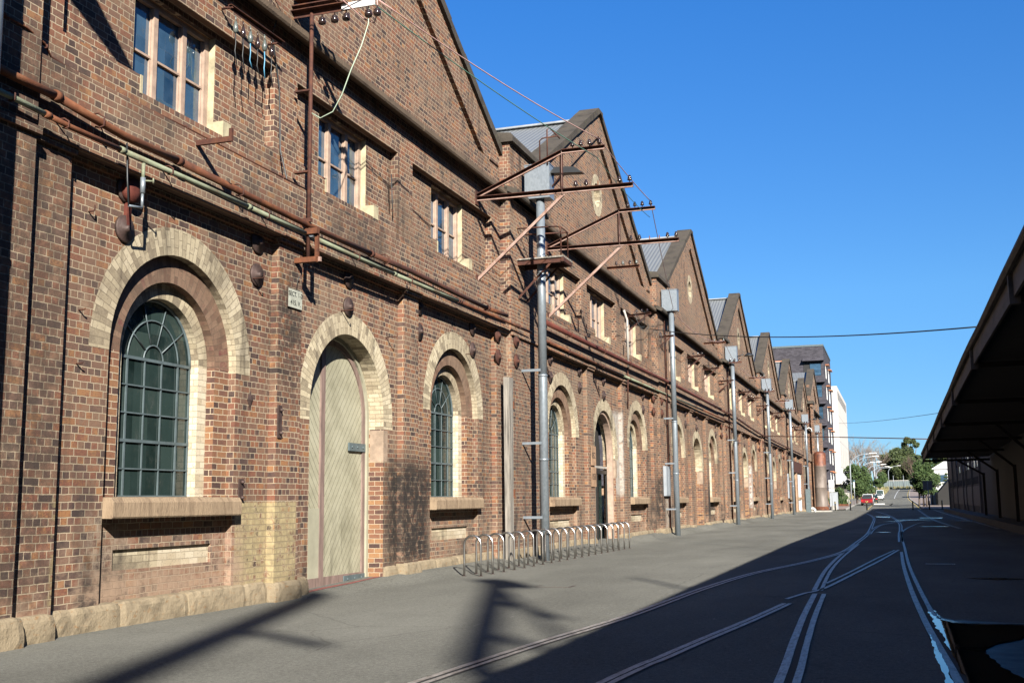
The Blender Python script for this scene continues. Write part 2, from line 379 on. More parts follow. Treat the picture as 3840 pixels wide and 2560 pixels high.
def water():
    t=NT('puddle_water'); P=t.pos(); t.set((.012,.012,.012),.015,0,.6); t.b.inputs['IOR'].default_value=1.33
    t.bump(t.noise(P,3,2),.0012,.3); return t.mat
M['water']=water()
def damp():
    t=NT('damp_asphalt'); P=t.pos(); n=t.noise(P,60,5,.75); n2=t.noise(P,2.5,5,.7)
    t.set(t.ramp(n,[(.3,(.018,.018,.018)),(.7,(.04,.04,.038))]),t.math('ADD',.28,t.math('MULTIPLY',n2,.45)),0,.35)
    t.bump(n,.0015,.5); return t.mat
M['damp']=damp()
def film():
    t=NT('thin_wet_film'); P=t.pos(); n=t.noise(t.mapv(P,(1,.25,1)),3,5,.7)
    t.set((.03,.03,.03),t.math('ADD',.06,t.math('MULTIPLY',n,.2)),0,.6); t.bump(t.noise(P,30,4),.002,.6); return t.mat
M['film']=film()
M['springer']=simple('pinkish_springer_stone',(.36,.265,.19),.8,var=.2,scale=6,bump=.006)
M['ridge']=simple('grey_ridge_capping',(.38,.40,.41),.5,.3)
def corr(name,c,axis='x',per=.2,rough=.45,metal=.4):
    t=NT(name); q=t.sep(t.pos()); a=q[0] if axis=='x' else q[1]
    w=t.math('SINE',t.math('MULTIPLY',a,2*math.pi/per)); cc=t.math('MULTIPLY',t.math('ADD',w,1),.22); n=t.noise(t.pos(),.8,4)
    t.set(t.mix(cc,t.mix(t.math('MULTIPLY',n,.5),c,tuple(k*.6 for k in c)),tuple(k*.5 for k in c)),rough,metal); t.bump(w,.012,1); return t.mat
M['roof']=corr('grey_corrugated_iron',(.36,.38,.385))
M['fence_iron']=corr('green_grey_corrugated_fence',(.22,.27,.27),'x',.6)
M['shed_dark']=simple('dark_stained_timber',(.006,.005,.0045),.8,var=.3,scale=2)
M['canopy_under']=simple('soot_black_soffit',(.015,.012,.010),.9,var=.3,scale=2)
M['fascia']=simple('peeling_brown_fascia',(.085,.07,.058),.75,var=.5,scale=3,stretch=(1,.3,1))
M['shed_panel']=simple('dusty_cream_sheeting',(.15,.125,.10),.8,var=.1)
M['daylight_glass']=simple('painted_daylight_glass',(.42,.45,.5),.2,0,.6,var=.1)  # pale colour stands in for daylight showing through the shed's window slots
M['dark_apt']=brick('charcoal_apartment_brick',pal=[(0,(.045,.042,.052)),(1,(.085,.08,.095))],mortar=(.07,.065,.075),bw=.5,rh=.17,squash=1,dirt=False)
M['white_apt']=simple('off_white_panel',(.66,.62,.56),.7,var=.05)
M['orange']=simple('orange_awning_metal',(.62,.23,.09),.5,var=.1)
M['white']=simple('white_paint',(.72,.72,.70),.5,var=.08)
M['lampgrey']=simple('grey_lamp_post_paint',(.42,.46,.5),.45,.3,var=.08)
M['sign_cream']=simple('aged_cream_enamel',(.46,.47,.39),.4,var=.15,scale=9)
M['ply']=simple('tan_plywood_board',(.40,.25,.15),.7,var=.2,scale=4)
M['leaf']=None
def leafm(name,a,b,tr=.25):
    t=NT(name); g=t.n('ShaderNodeNewGeometry'); n=t.noise(t.pos(),.9,3)
    r=t.math('ADD',t.math('MULTIPLY',g.outputs['Random Per Island'],.6),t.math('MULTIPLY',n,.5))
    t.set(t.ramp(r,[(.2,a),(.85,b)]),.6,0,.3)
    return t.mat
M['leaf_dark']=leafm('dark_evergreen_leaves',(.022,.034,.012),(.075,.10,.03))
M['leaf_green']=leafm('glossy_street_tree_leaves',(.014,.036,.010),(.075,.115,.032))
M['leaf_brown']=leafm('reddish_bare_twigs',(.10,.065,.05),(.17,.12,.09))
M['twig']=leafm('pale_bare_twigs',(.22,.17,.13),(.36,.29,.23))
M['grass']=leafm('dry_grass_blades',(.16,.15,.06),(.36,.31,.14))
M['bark']=simple('grey_bark',(.16,.125,.10),.9,var=.3,scale=4,bump=.02)
M['red_car']=simple('glossy_red_car_paint',(.24,.012,.014),.2,0,.6,var=.05)
M['white_car']=simple('glossy_white_car_paint',(.72,.72,.72),.25,0,.5,var=.02)
M['green_car']=simple('dark_green_car_paint',(.02,.045,.035),.25,0,.5,var=.05)
M['tyre']=simple('tyre_rubber',(.02,.02,.02),.8)
M['taillight']=simple('red_lamp_lens',(.5,.02,.02),.2)
M['yellow']=simple('yellow_marking_paint',(.62,.45,.08),.6)
M['redline']=simple('worn_red_line_paint',(.24,.06,.05),.8,var=.4,scale=8)
M['wire_pink']=simple('pink_insulated_wire',(.55,.34,.30),.5,var=.1)
M['wire_green']=simple('green_insulated_wire',(.10,.22,.16),.5,var=.1)
M['wire_pale']=simple('pale_green_wire',(.42,.52,.40),.5,var=.1)
M['wire']=simple('black_cable',(.02,.025,.028),.5)
M['bluewire']=simple('blue_wire_insulation',(.10,.35,.55),.5)
def tankm():
    t=NT('rusting_tank_steel'); P=t.pos(); q=t.sep(P); n=t.noise(t.mapv(P,(1,1,.35)),1.6,6,.7); s2=t.noise(t.mapv(P,(1,1,.45)),2.6,5,.75)
    col=t.ramp(n,[(.3,(.12,.095,.08)),(.55,(.20,.16,.135)),(.75,(.33,.28,.25))])
    top=t.math('ADD',smoothstep(t,q[2],4.6,5.9),t.math('SUBTRACT',n,.5)); col=t.mix(smoothstep(t,top,.35,.7),col,t.ramp(s2,[(.35,(.08,.032,.022)),(.5,(.17,.052,.024)),(.68,(.27,.105,.05))]))
    col=t.mix(t.math('MULTIPLY',smoothstep(t,s2,.62,.7),.7),col,(.42,.32,.26))
    t.set(col,.6,.2); t.bump(s2,.01); return t.mat
M['tank']=tankm()
# ------------------------------------------------------------------ plane positions (x) of the facade layers
B=-9.87; PF=-9.72; MF=-9.57; FF=-9.625; UR=-10.05
WIN=(-5.51,5.51)
def arch(c,r,spring,zb,n=28,r2=None):
    """closed (y,z) outline: up the left jamb, over the arch, down the right"""
    P=[(c-r,zb)]
    P+=[(c-r*math.cos(math.pi*k/n),spring+r*math.sin(math.pi*k/n)) for k in range(n+1)]
    P.append((c+r,zb)); return P
def arch_band(mb,c,r0,r1,spring,zb,xf,xb,ma,mj,n=28,zring=None,front_jamb=True):
    """ring of voussoirs + jambs. front annulus r0..r1 at xf, reveal r0 from xf to xb"""
    zr=spring if zring is None else zring
    def seg(y0a,z0a,y1a,z1a,y0b,z0b,y1b,z1b,l0,l1,m,front=True):
        if front:
            mb.face([(xf,y0a,z0a),(xf,y1a,z1a),(xf,y1b,z1b),(xf,y0b,z0b)],m,[(0,l0),(r1-r0,l0),(r1-r0,l1),(0,l1)])
        d=xf-xb
        mb.face([(xf,y0a,z0a),(xf,y0b,z0b),(xb,y0b,z0b),(xb,y0a,z0a)],m,[(3,l0),(3,l1),(3+d,l1),(3+d,l0)])
    for k in range(n):
        a=math.pi*k/n; b=math.pi*(k+1)/n
        p=lambda r,t:(c-r*math.cos(t),spring+r*math.sin(t))
        seg(*p(r0,a),*p(r1,a),*p(r0,b),*p(r1,b),a*(r0+r1)/2,b*(r0+r1)/2,ma)
    for s in (-1,1):
        if zr<spring: seg(c+s*r0,zr,c+s*r1,zr,c+s*r0,spring,c+s*r1,spring,zr,spring,ma)
        if zb<zr: seg(c+s*r0,zb,c+s*r1,zb,c+s*r0,zr,c+s*r1,zr,zb,zr,mj,front_jamb)
ARCHM=[M['cream'],M['brick_jamb'],M['brown'],M['cream_clean'],M['brick']]

workshop=thing('brick_workshop','long weathered brown brick workshop with a row of pointed gables and arched windows','building',(-10,C0,0))
def part(mb,name,mats,i=0):
    """a part of the workshop, modelled in world coordinates of gable 0, shifted i bays"""
    o=mb.build(name,mats); o.parent=workshop; o.matrix_parent_inverse=Matrix.Translation((10,-C0,0)); o.location=(0,BAY*i,0); return o
def shift_copy(o,i):
    def rec(src,par,top):
        c=src.copy(); COL.objects.link(c); c.parent=par
        if top: c.matrix_parent_inverse=src.matrix_parent_inverse.copy(); c.location=(0,BAY*i,0)
        for ch in list(src.children): rec(ch,c,False)
        return c
    return rec(o,workshop,True)
protos=[]   # copied to every bay
door_c=C0-.02; DR=1.55; DSP=3.28
def lower_wall(with_door=True,windows=True):
    mb=MB(); holes=[]
    for w in WIN:
        c=C0+w; n=28
        P=[(c-1.54,.3),(c-1.54,3.66),(c-1.935,3.66)]
        P+=[(c-1.935*math.cos(math.pi*k/n),3.7+1.935*math.sin(math.pi*k/n)) for k in range(n+1)]
        P+=[(c+1.935,3.66),(c+1.54,3.66),(c+1.54,.3)]
        if windows: holes.append(P)
    c=door_c; n=28
    P=[(c-DR,.0),(c-DR,3.08),(c-1.965,3.08)]
    P+=[(c-1.965*math.cos(math.pi*k/n),DSP+1.965*math.sin(math.pi*k/n)) for k in range(n+1)]
    P+=[(c+1.965,3.08),(c+DR,3.08),(c+DR,.0)]
    if with_door: holes.append(P)
    mb.sheet([(C0-8.1,-.3),(C0+8.1,-.3),(C0+8.1,6.03),(C0-8.1,6.03)],holes,B,-10.006,sides=True)
    for s in (-1,1):
        # outer pilaster step beside the main pier, and the narrow pilasters between the arches
        y0,y1=(C0+8.1,C0+8.9) if s>0 else (C0-8.9,C0-8.1)
        mb.box(-10.2,PF,y0,y1,-.3,6.03)
        a,b=(2.17,2.95) if s<0 else (2.21,2.97)
        y0,y1=sorted((C0+s*a,C0+s*b)); mb.box(-9.95,PF,y0,y1,.2,6.03)
    return mb
bandm=MB()
# corbelled string course that follows the pilasters, and the thick band above it
def stringcourse():
    mb=MB()
    mb.box(-10.1,B+.07,C0-8.9,C0+8.9,6.03,6.11)
    mb.box(-10.1,FF,C0-8.9,C0+8.9,6.11,7.10)
    for y0,y1 in ((C0-8.9,C0-8.06),(C0-2.99,C0-2.13),(C0+2.17,C0+3.01),(C0+8.06,C0+8.9)):
        mb.box(B+.0702,PF+.065,y0,y1,6.03,6.113)
        mb.box(B+.0702,FF+.012,y0+.04,y1-.04,6.113,6.2)
    return mb
def upper_wall():
    mb=MB(); holes=[]
    for y0,y1,w in ((-8.2,-2.97,WIN[0]),(-2.19,2.17,0),(2.97,8.2,WIN[1])):
        c=C0+w-.04
        holes.append([(C0+y0,7.67),(C0+y0,9.15),(C0+y1,9.15),(C0+y1,7.67),(c+1.02,7.67),(c+1.02,7.42),(c-1.02,7.42),(c-1.02,7.67)])
    mb.sheet([(C0-8.9,7.1),(C0+8.9,7.1),(C0+8.9,10.1),(C0-8.9,10.1)],holes,B,UR)
    # recessed wall with the three window openings
    for y0,y1,w in ((-8.2,-2.97,WIN[0]),(-2.19,2.17,0),(2.97,8.2,WIN[1])):
        c=C0+w-.04
        mb.sheet([(C0+y0,7.3),(C0+y1,7.3),(C0+y1,9.2),(C0+y0,9.2)],[[(c-1.02,7.42),(c-1.02,9.08),(c+1.02,9.08),(c+1.02,7.42)]],UR-.0005,-10.38)
    return mb
SL=.569
def gable_wall():
    mb=MB(); zt=lambda dy: 16.12-SL*abs(dy)
    outer=[(C0-8.9,10.1),(C0+8.9,10.1),(C0+8.9,zt(8.9)),(C0,zt(0)),(C0-8.9,zt(8.9))]
    zi=lambda dy:15.22-SL*abs(dy)*1.02
    tri=[(C0-7.75,10.75),(C0-7.75,zi(7.75)),(C0,zi(0)),(C0+7.75,zi(7.75)),(C0+7.75,10.75)]
    mb.sheet(outer,[tri],B,-10.45,back=False)
    n=28; oc=[(C0+.79*math.cos(2*math.pi*k/n),12.92+.79*math.sin(2*math.pi*k/n)) for k in range(n)]
    mb.sheet([(C0-7.8,10.7),(C0+7.8,10.7),(C0+7.8,zi(7.8)),(C0,zi(0)+.05),(C0-7.8,zi(7.8))],[oc],-9.985,-10.2)
    # small corbels at the foot of the raking band
    for s in (-1,1): mb.box(B,B+.04,*sorted((C0+s*8.05,C0+s*8.75)),10.72,10.86)
    return mb
def oculus():
    mb=MB(); n=28; c=C0
    for k in range(n):
        a=2*math.pi*k/n; b=2*math.pi*(k+1)/n
        p=lambda r,t:(c-r*math.cos(t),12.92+r*math.sin(t))
        P=[p(.45,a),p(.8,a),p(.8,b),p(.45,b)]
        mb.face([(-9.978,*P[0]),(-9.978,*P[1]),(-9.978,*P[2]),(-9.978,*P[3])],0,[(0,a*.62),(.35,a*.62),(.35,b*.62),(0,b*.62)])
        mb.face([(-9.978,*P[0]),(-9.978,*P[3]),(-10.3,*P[3]),(-10.3,*P[0])],0,[(0,a*.62),(0,b*.62),(.32,b*.62),(.32,a*.62)])
    mb.faces([(-10.28,*( (c-.46*math.cos(2*math.pi*k/n),12.92+.46*math.sin(2*math.pi*k/n)))) for k in range(n)],[tuple(range(n))],1)
    return mb
def coping():
    mb=MB(); dy=8.95; n=9
    for s in (-1,1):
        for k in range(n):            # individual coping stones up each rake
            a=dy-(dy-.32)*k/n; b=dy-(dy-.32)*(k+1)/n
            a-=.012; j=random.uniform(-.012,.012); jx=random.uniform(-.012,.012)
            P=[(C0+s*a,16.38-SL*a+j),(C0+s*b,16.38-SL*b+j),(C0+s*b,16.12-SL*b),(C0+s*a,16.12-SL*a)]
            V=[(-9.77+jx,y,z) for y,z in P]+[(-10.5,y,z) for y,z in P]
            mb.faces(V,[(0,1,2,3),(4,7,6,5),(0,4,5,1),(1,5,6,2),(2,6,7,3),(3,7,4,0)])
    P=[(C0-.32,16.198),(C0+.32,16.198),(C0+.32,15.94),(C0,16.12),(C0-.32,15.94)]
    V=[(-9.75,y,z) for y,z in P]+[(-10.52,y,z) for y,z in P]
    mb.faces(V,[(0,1,2,3,4),(9,8,7,6,5),(0,5,6,1),(1,6,7,2),(0,4,9,5),(2,7,8,3),(3,8,9,4)])
    return mb
CP=[(-9.95,10.16),(-9.95,10.02),(-9.72,9.90),(-9.66,9.86),(-9.60,9.86),(-9.575,9.90),(-9.57,10.0),(-9.62,10.03)]
def cornice():
    mb=MB(); y=C0-8.87; k=0
    while y<C0+8.87-.01:
        y1=min(y+1.97,C0+8.87); j=random.uniform(-.008,.008)
        mb.extrude_y([(a+(j if a>-9.9 else 0),b) for a,b in CP],y+.008,y1-.008); y=y1
    return mb
def roof():
    mb=MB()
    for s in (-1,1):
        P=[(-10.5,C0,15.86),(-60,C0,15.86),(-60,C0+s*10.15,10.6),(-10.5,C0+s*10.15,10.6)]
        mb.face(P if s>0 else P[::-1]); 
        mb.face([(x,y,z-.12) for x,y,z in (P if s<0 else P[::-1])])
    return mb
def ridge():
    mb=MB(); mb.obox((-10.5,C0,15.90),(-60,C0,15.90),.4,.07); return mb
def rough_block(mb,x,y,y2,zt):
    d=random.uniform(-.012,.012); zz=zt+random.uniform(-.018,.018); o=random.uniform(0,99)
    prof=[(0,-.3),(.004,-.02),(.008,.08),(.004,.17),(-.004,.24),(-.022,zz-.035),(-.05,zz-.008),(-.10,zz),(-.35,zz+.004)]
    n=max(5,int((y2-y)/.09)); V=[]
    for i in range(n+1):
        u=i/n; yy=y+.004+(y2-y-.008)*u; e=max(0,1-min(u,1-u)*(y2-y)/.045)
        for px,pz in prof:
            q=mnoise.noise(Vector((yy*5+o,pz*6,1)))*.012+mnoise.noise(Vector((yy*14+o,pz*17,4)))*.007
            V.append((x+d+px+(q if px>-.3 else 0)-e*e*.014,yy,pz+(q*.5 if pz>0 else 0)-(e*e*.02 if pz>.15 else 0)))
    m=len(prof); F=[(i*m+k,(i+1)*m+k,(i+1)*m+k+1,i*m+k+1) for i in range(n) for k in range(m-1)]
    mb.faces(V,F,0,False); mb.faces(V[:m],[tuple(range(m))],0); mb.faces(V[-m:],[tuple(range(m))[::-1]],0)
def plinth(side=1):
    mb=MB(); j=.012
    def run(y0,y1,x,zt=.33):
        y=y0
        while y<y1-.02:
            L=random.uniform(.9,1.6); y2=y+L
            if y1-y2<.4: y2=y1
            rough_block(mb,x,y,y2,zt); y=y2
    segs=[(-8.1,-2.99,B+.075),(-2.99,-2.13,PF+.09),(3.01,8.1,B+.075),(2.17,3.01,PF+.09),(-8.98,-8.1,PF+.09),(8.1,8.98,PF+.09)]
    segs+=[(-2.13,-1.60,B+.075),(1.56,2.17,B+.075)]
    for a,b,x in segs:
        if (a+b)*side>0: run(C0+a,C0+b,x)
    return mb
YP=C0+BAY/2   # centre of the main pier after bay 0
def pier():
    mb=MB(); mb.box(-10.4,MF,YP-1.25,YP+1.25,-.3,11.42)
    mb.box(MF,MF+.06,YP-1.28,YP+1.28,6.03,6.12)
    return mb
def pier_plinth():
    mb=MB()
    for a,b in ((-1.36,-.45),(-.45,.5),(.5,1.36)):
        rough_block(mb,MF+.1,YP+a,YP+b,.34)
    return mb
def pier_cornice():
    mb=MB(); d=.30
    P=[(a+d,b) for a,b in CP]; mb.extrude_y(P,YP-1.5,YP+1.5); mb.box(-10.0,-9.57,YP-1.5,YP+1.5,9.87,10.1)
    # capping stones of the valley pier, sloping back to the gutter
    mb.extrude_y([(-9.44,11.42),(-9.44,11.56),(-9.50,11.66),(-10.5,11.78),(-10.5,11.42)],YP-1.36,YP+1.36,0)
    mb.box(-10.5,-9.86,YP-1.5,YP-1.3,11.25,11.62); mb.box(-10.5,-9.86,YP+1.3,YP+1.5,11.25,11.62)
    return mb
def mirrored(mb,i,name,mats): protos.append(part(mb,name,mats,i))
ALL=[-1,0,1,2,3,4,5,6]
# arched windows -----------------------------------------------------------
def window_parts(c,first=True):
    sur=MB()
    arch_band(sur,c,1.54,1.945,3.7,3.66,B+.004,-10.006,0,0)
    arch_band(sur,c,1.15,1.56,3.7,1.68,-10.006,-10.15,2,1)
    arch_band(sur,c,.92,1.165,3.7,1.68,-10.15,-10.36,0,3)
    surround=part(sur,'window_surround',ARCHM)
    pm=MB()
    pm.sheet([(c-1.56,.28),(c+1.56,.28),(c+1.56,1.5),(c-1.56,1.5)],[[(c-1.15,.72),(c-1.15,1.0),(c+1.15,1.0),(c+1.15,.72)]],-9.99,-10.045,m=0)
    pm.face([(-10.04,c-1.16,.71),(c and -10.04,c-.1,.71),(-10.04,c-.1,1.01),(-10.04,c-1.16,1.01)],2,[(0,0),(1.06,0),(1.06,.3),(0,.3)]); pm.face([(-10.04,c-.1,.71),(-10.04,c+1.16,.71),(-10.04,c+1.16,1.01),(-10.04,c-.1,1.01)],1,[(0,0),(1.26,0),(1.26,.3),(0,.3)])
    panel=part(pm,'apron_panel',[M['brick'],M['cream_clean'],M['cream']])
    sm=MB(); j=.01
    for a,b in ((-1.535,.45),(.455,1.535)):
        sm.extrude_y([(-10.36,1.43),(-9.715,1.42),(-9.70,1.44),(-9.70,1.63),(-9.74,1.695),(-10.15,1.71),(-10.36,1.71)],c+a,c+b)
    sill=part(sm,'window_sill',M['sill'])
    f=MB(); x=-10.30; w=.035; h=.05
    def bar(p,q,w=.03,hh=.05): f.obox((x,*p),(x,*q),hh,w,up=(1,0,0))
    zr=[1.71+k*.398 for k in range(6)]
    for k,z in enumerate(zr): f.box(x-.012,x+.014,c-.93,c+.93,z-(.022 if k in (0,2,5) else .010),z+(.022 if k in (0,2,5) else .010))
    for yy in (-.905,-.6,-.2,.2,.6,.905):
        f.box(x-.010,x+.010,c+yy-(.016 if abs(yy)>.55 else .010),c+yy+(.016 if abs(yy)>.55 else .010),1.71,3.7)
    def arcb(r,w): f.tube([(x,c-r*math.cos(math.pi*k/20),3.7+r*math.sin(math.pi*k/20)) for k in range(21)],w,6,0)
    arcb(.905,.024); arcb(.60,.013); arcb(.23,.013)
    for k in range(1,5):
        t=math.pi*k/5; f.tube([(x,c-.23*math.cos(t),3.7+.23*math.sin(t)),(x,c-.91*math.cos(t),3.7+.91*math.sin(t))],.011,5)
    g=MB(); P=arch(c,.93,3.7,1.69,20); g.faces([(x-.018,y,z) for y,z in P],[tuple(range(len(P)))[::-1]])
    win=part(f,'arched_window',M['frame_grey'])
    o=g.build('glass',M['glass']); o.parent=win
    return [surround,panel,sill,win]
def upper_window(c):
    f=MB(); x=-10.22
    y0,y1=c-1.02,c+1.02
    f.box(x-.05,x+.05,y0,y1,9.0,9.08); f.box(x-.05,x+.06,y0,y1,7.42,7.5)
    for yy,w in ((y0+.04,.05),(c-.36,.05),(c+.36,.05),(y1-.06,.06)): f.box(x-.05,x+.055,yy-w,yy+w,7.5,9.0)
    for a,b in ((y0,c-.36),(c-.36,c+.36),(c+.36,y1)): f.box(x-.03,x+.02,a+.05,b-.05,8.2,8.235)
    for a,b in ((y0+.09,c-.41),(c-.31,c+.31),(c+.41,y1-.12)):     # sash frames inside each light
        for u in (a,b): f.box(x-.035,x+.012,u-.022,u+.022,7.5,9.0)
    g=MB(); g.face([(x-.02,y0,7.45),(x-.02,y1,7.45),(x-.02,y1,9.05),(x-.02,y0,9.05)])
    win=part(f,'casement_window',M['frame_pink']); o=g.build('glass',M['glass_up']); o.parent=win
    out=[win]
    for ya,yb,yc in ((y1-.004,y1-.005,y1+.22),(y0+.004,y0-.05,y0+.004)):
        s=MB(); s.face([(-10.34,ya,7.42),(UR,ya,7.42),(UR,ya,9.08),(-10.34,ya,9.08)],0); s.box(-10.2,B+.010,min(yb,ya-.001),yc,7.40,7.672)
        out.append(part(s,'window_reveal',[M['cream_flat']]))
    return out
protos=[]
protos.append(part(upper_wall(),'upper_wall',M['brick'])); protos.append(part(stringcourse(),'string_course',M['brick']))
protos.append(part(gable_wall(),'gable',M['brick'])); protos.append(part(oculus(),'oculus_ring',[M['cream'],M['cream_flat']]))
protos.append(part(coping(),'gable_coping',M['coping'])); protos.append(part(cornice(),'cornice',M['cornice']))
protos.append(part(roof(),'roof',M['roof'])); protos.append(part(ridge(),'ridge_capping',M['ridge'])); protos.append(part(pier(),'pier',M['brick']))
protos.append(part(pier_plinth(),'pier_plinth',M['sandstone'])); protos.append(part(pier_cornice(),'pier_capping',M['coping']))
protos.append(part(plinth(1),'plinth',M['sandstone'])); protos.append(part(plinth(-1),'plinth',M['sandstone']))
protos.append(part(lower_wall(),'lower_wall',M['brick']))
ring=MB(); arch_band(ring,door_c,DR-.004,1.97,DSP,.0,B+.004,-10.34,0,1,zring=3.08,front_jamb=False)
protos.append(part(ring,'door_arch',ARCHM))
pst=MB(); pst.box(B-.3,B+.005,door_c+DR-.006,door_c+DR+.20,2.42,3.06)
protos.append(part(pst,'springer_stone',M['springer']))
for w in WIN: protos+=window_parts(C0+w)
for w in (WIN[0]-.04,-.04,WIN[1]-.04): protos+=upper_window(C0+w)
# round iron anchor plates, in pairs under the string course
def disc(y,z,x):
    mb=MB(); mb.lathe((x-.03,y,z),[(.19,0),(.195,.03),(.185,.045),(.05,.06),(.045,.10),(.02,.11)],16,axis=(1,0,0)); return mb
for y,x in ((C0-3.45,B),(C0-6.85,B),(C0-.13,B),(C0+3.32,B),(C0+6.67,B),(C0+8.17,PF),(C0+9.25,MF)):
    for z in (5.92,5.36): protos.append(part(disc(y,z,x+.03),'anchor_plate',M['iron' if y<C0+8 else 'rust_dark']))
for o in protos:
    for i in ALL:
        if i==0: continue
        if i>=5 and o.name.startswith('anchor'): continue
        shift_copy(o,i)
# the pier closing the row on the near side
for o in [p for p in protos if p.name.split('.')[0] in ('pier','pier_plinth','pier_capping')]: shift_copy(o,-2)
# per-bay doors ------------------------------------------------------------
def olive_door():
    y=door_c; x=-10.27
    P=arch(y,DR-.05,DSP,.03,24)
    leafs=[]
    for s in (-1,1):
        mb=MB(); L=y-.33
        Q=[(a,z) for a,z in P if (a>=L-.001 if s>0 else a<=L+.001)]
        zt=DSP+math.sqrt(max(0,(DR-.05)**2-.33**2))
        Q = (Q+[(L,.03)] if False else Q)
        if s<0: Q=Q+[(L,zt),(L,.03)]
        else: Q=[(L,.03),(L,zt)]+Q
        mb.faces([(x,a,z) for a,z in Q],[tuple(range(len(Q)))[::-1]],0)
        leafs.append(mb.build('door_leaf',M['boards']))
    fr=MB()
    n=24
    for k in range(n):      # mauve arched rail round the leaves, olive fixed frame outside it
        a=math.pi*k/n;b=math.pi*(k+1)/n
        p=lambda r,t:(y-r*math.cos(t),DSP+r*math.sin(t))
        for (r0,r1,xf,m) in ((DR-.20,DR-.08,x+.03,0),(DR-.085,DR+.01,x+.075,1)):
            q=[p(r0,a),p(r1,a),p(r1,b),p(r0,b)]
            fr.face([(xf,*q[0]),(xf,*q[1]),(xf,*q[2]),(xf,*q[3])],m); fr.face([(xf,*q[0]),(xf,*q[3]),(xf-.08,*q[3]),(xf-.08,*q[0])],m)
    for s in (-1,1):
        y0,y1=sorted((y+s*(DR-.20),y+s*(DR-.08))); fr.box(x-.02,x+.03,y0,y1,.03,DSP,0)
        y0,y1=sorted((y+s*(DR-.085),y+s*(DR+.01))); fr.box(x-.02,x+.075,y0,y1,.0,DSP,1)
    fr.box(x-.02,x+.035,y-.43,y-.27,.03,DSP+1.43,0); fr.box(x-.02,x+.033,y-DR+.1,y+DR-.1,.03,.22,0)
    fo=part(fr,'door',[M['mauve'],M['olive']])
    for l in leafs: l.parent=fo
    for y0,y1,z0,z1 in ((y+.72,y+1.44,2.62,2.78),(y-1.45,y-1.2,2.68,2.8),(y+.55,y+1.45,.05,.19),(y-1.45,y-1.2,.05,.2)):
        h=MB(); h.box(x+.02,x+.052,y0,y1,z0,z1)
        for k in range(3): h.lathe((x+.05,y0+(y1-y0)*(k+.5)/3,(z0+z1)/2),[(.025,0),(.015,.02)],8,axis=(1,0,0))
        ho=h.build('strap_hinge',M['frame_grey']); ho.parent=fo
    wk=MB(); wk.box(x,x+.03,y-1.46,y-.45,.06,1.5); wo=wk.build('lower_patch_board',M['olive']); wo.parent=fo
    return fo
olive_door()
def dark_door(i):
    c=door_c; x=-10.2; mb=MB(); P=arch(c,DR-.03,DSP,.0,24)
    mb.faces([(x-.25,a,z) for a,z in P],[tuple(range(len(P)))[::-1]],0)
    for yy in (-1.42,-.03,.03,1.42): mb.box(x-.03,x+.03,c+yy-.04,c+yy+.04,0,2.6,1)
    mb.box(x-.03,x+.04,c-DR,c+DR,2.55,2.68,1); mb.box(x-.03,x+.03,c-DR,c+DR,2.75,2.83,2)
    o=part(mb,'door',[M['dark'],M['black'],M['concrete']],i)
    g=MB(); g.box(x-.2,x-.18,c-1.4,c+1.4,.05,2.55); go=g.build('glass',M['glass']); go.parent=o
    s=MB(); s.box(-10.17,-9.95,c+DR-.12,c+DR+.01,0,DSP); s.box(-10.17,-9.95,c-DR-.01,c-DR+.1,0,DSP)
    n=24
    for k in range(n):
        a=math.pi*k/n;b=math.pi*(k+1)/n; p=lambda r,t:(c-r*math.cos(t),DSP+r*math.sin(t)); q=[p(DR-.12,a),p(DR,a),p(DR,b),p(DR-.12,b)]
        s.face([(-9.95,*z) for z in q]); s.face([(-9.95,*q[0]),(-9.95,*q[3]),(-10.17,*q[3]),(-10.17,*q[0])])
    so=s.build('door_frame',M['frame_pink']); so.parent=o
def blocked_door(i,m='brick'):
    c=door_c; mb=MB(); P=arch(c,DR+.01,DSP,-.1,24); mb.faces([(-10.24,a,z) for a,z in P],[tuple(range(len(P)))[::-1]],0)
    mb.box(-10.17,-10.05,c-DR,c-DR+.12,0,3.2,1); mb.box(-10.2,-9.8,c-DR,c+DR,-.1,.22,2)
    part(mb,'blocked_doorway',[M[m],M['frame_pink'],M['sandstone']],i)
dark_door(1)
for i in (-1,2,3,4,6): blocked_door(i)
# wide white loading doors under a rusty lintel, past the fifth gable
mb=MB(); y0=127.2-5*BAY
wd=MB(); wd.box(-9.87,-9.80,123.2,127.9,.1,4.2); wd.box(-9.87,-9.80,128.1,132.6,.1,4.2)
for k in range(14): wd.box(-9.805,-9.785,123.25+k*.68,123.29+k*.68,.1,4.2)
o=part(wd,'loading_door',M['white'],0)
r=MB()
for k in range(3): r.box(-9.79,-9.783,128.6,129.9,2.6-k*.25,2.72-k*.25)
ro=r.build('red_notice_lettering',M['taillight']); ro.parent=o
ln=MB(); ln.box(-9.87,-9.66,118.3,133.5,4.25,5.4); part(ln,'steel_lintel',M['rust_dark'])
fr=MB(); fr.box(-9.87,-9.7,122.2,123.15,0,4.25); part(fr,'timber_door_post',M['ply'])

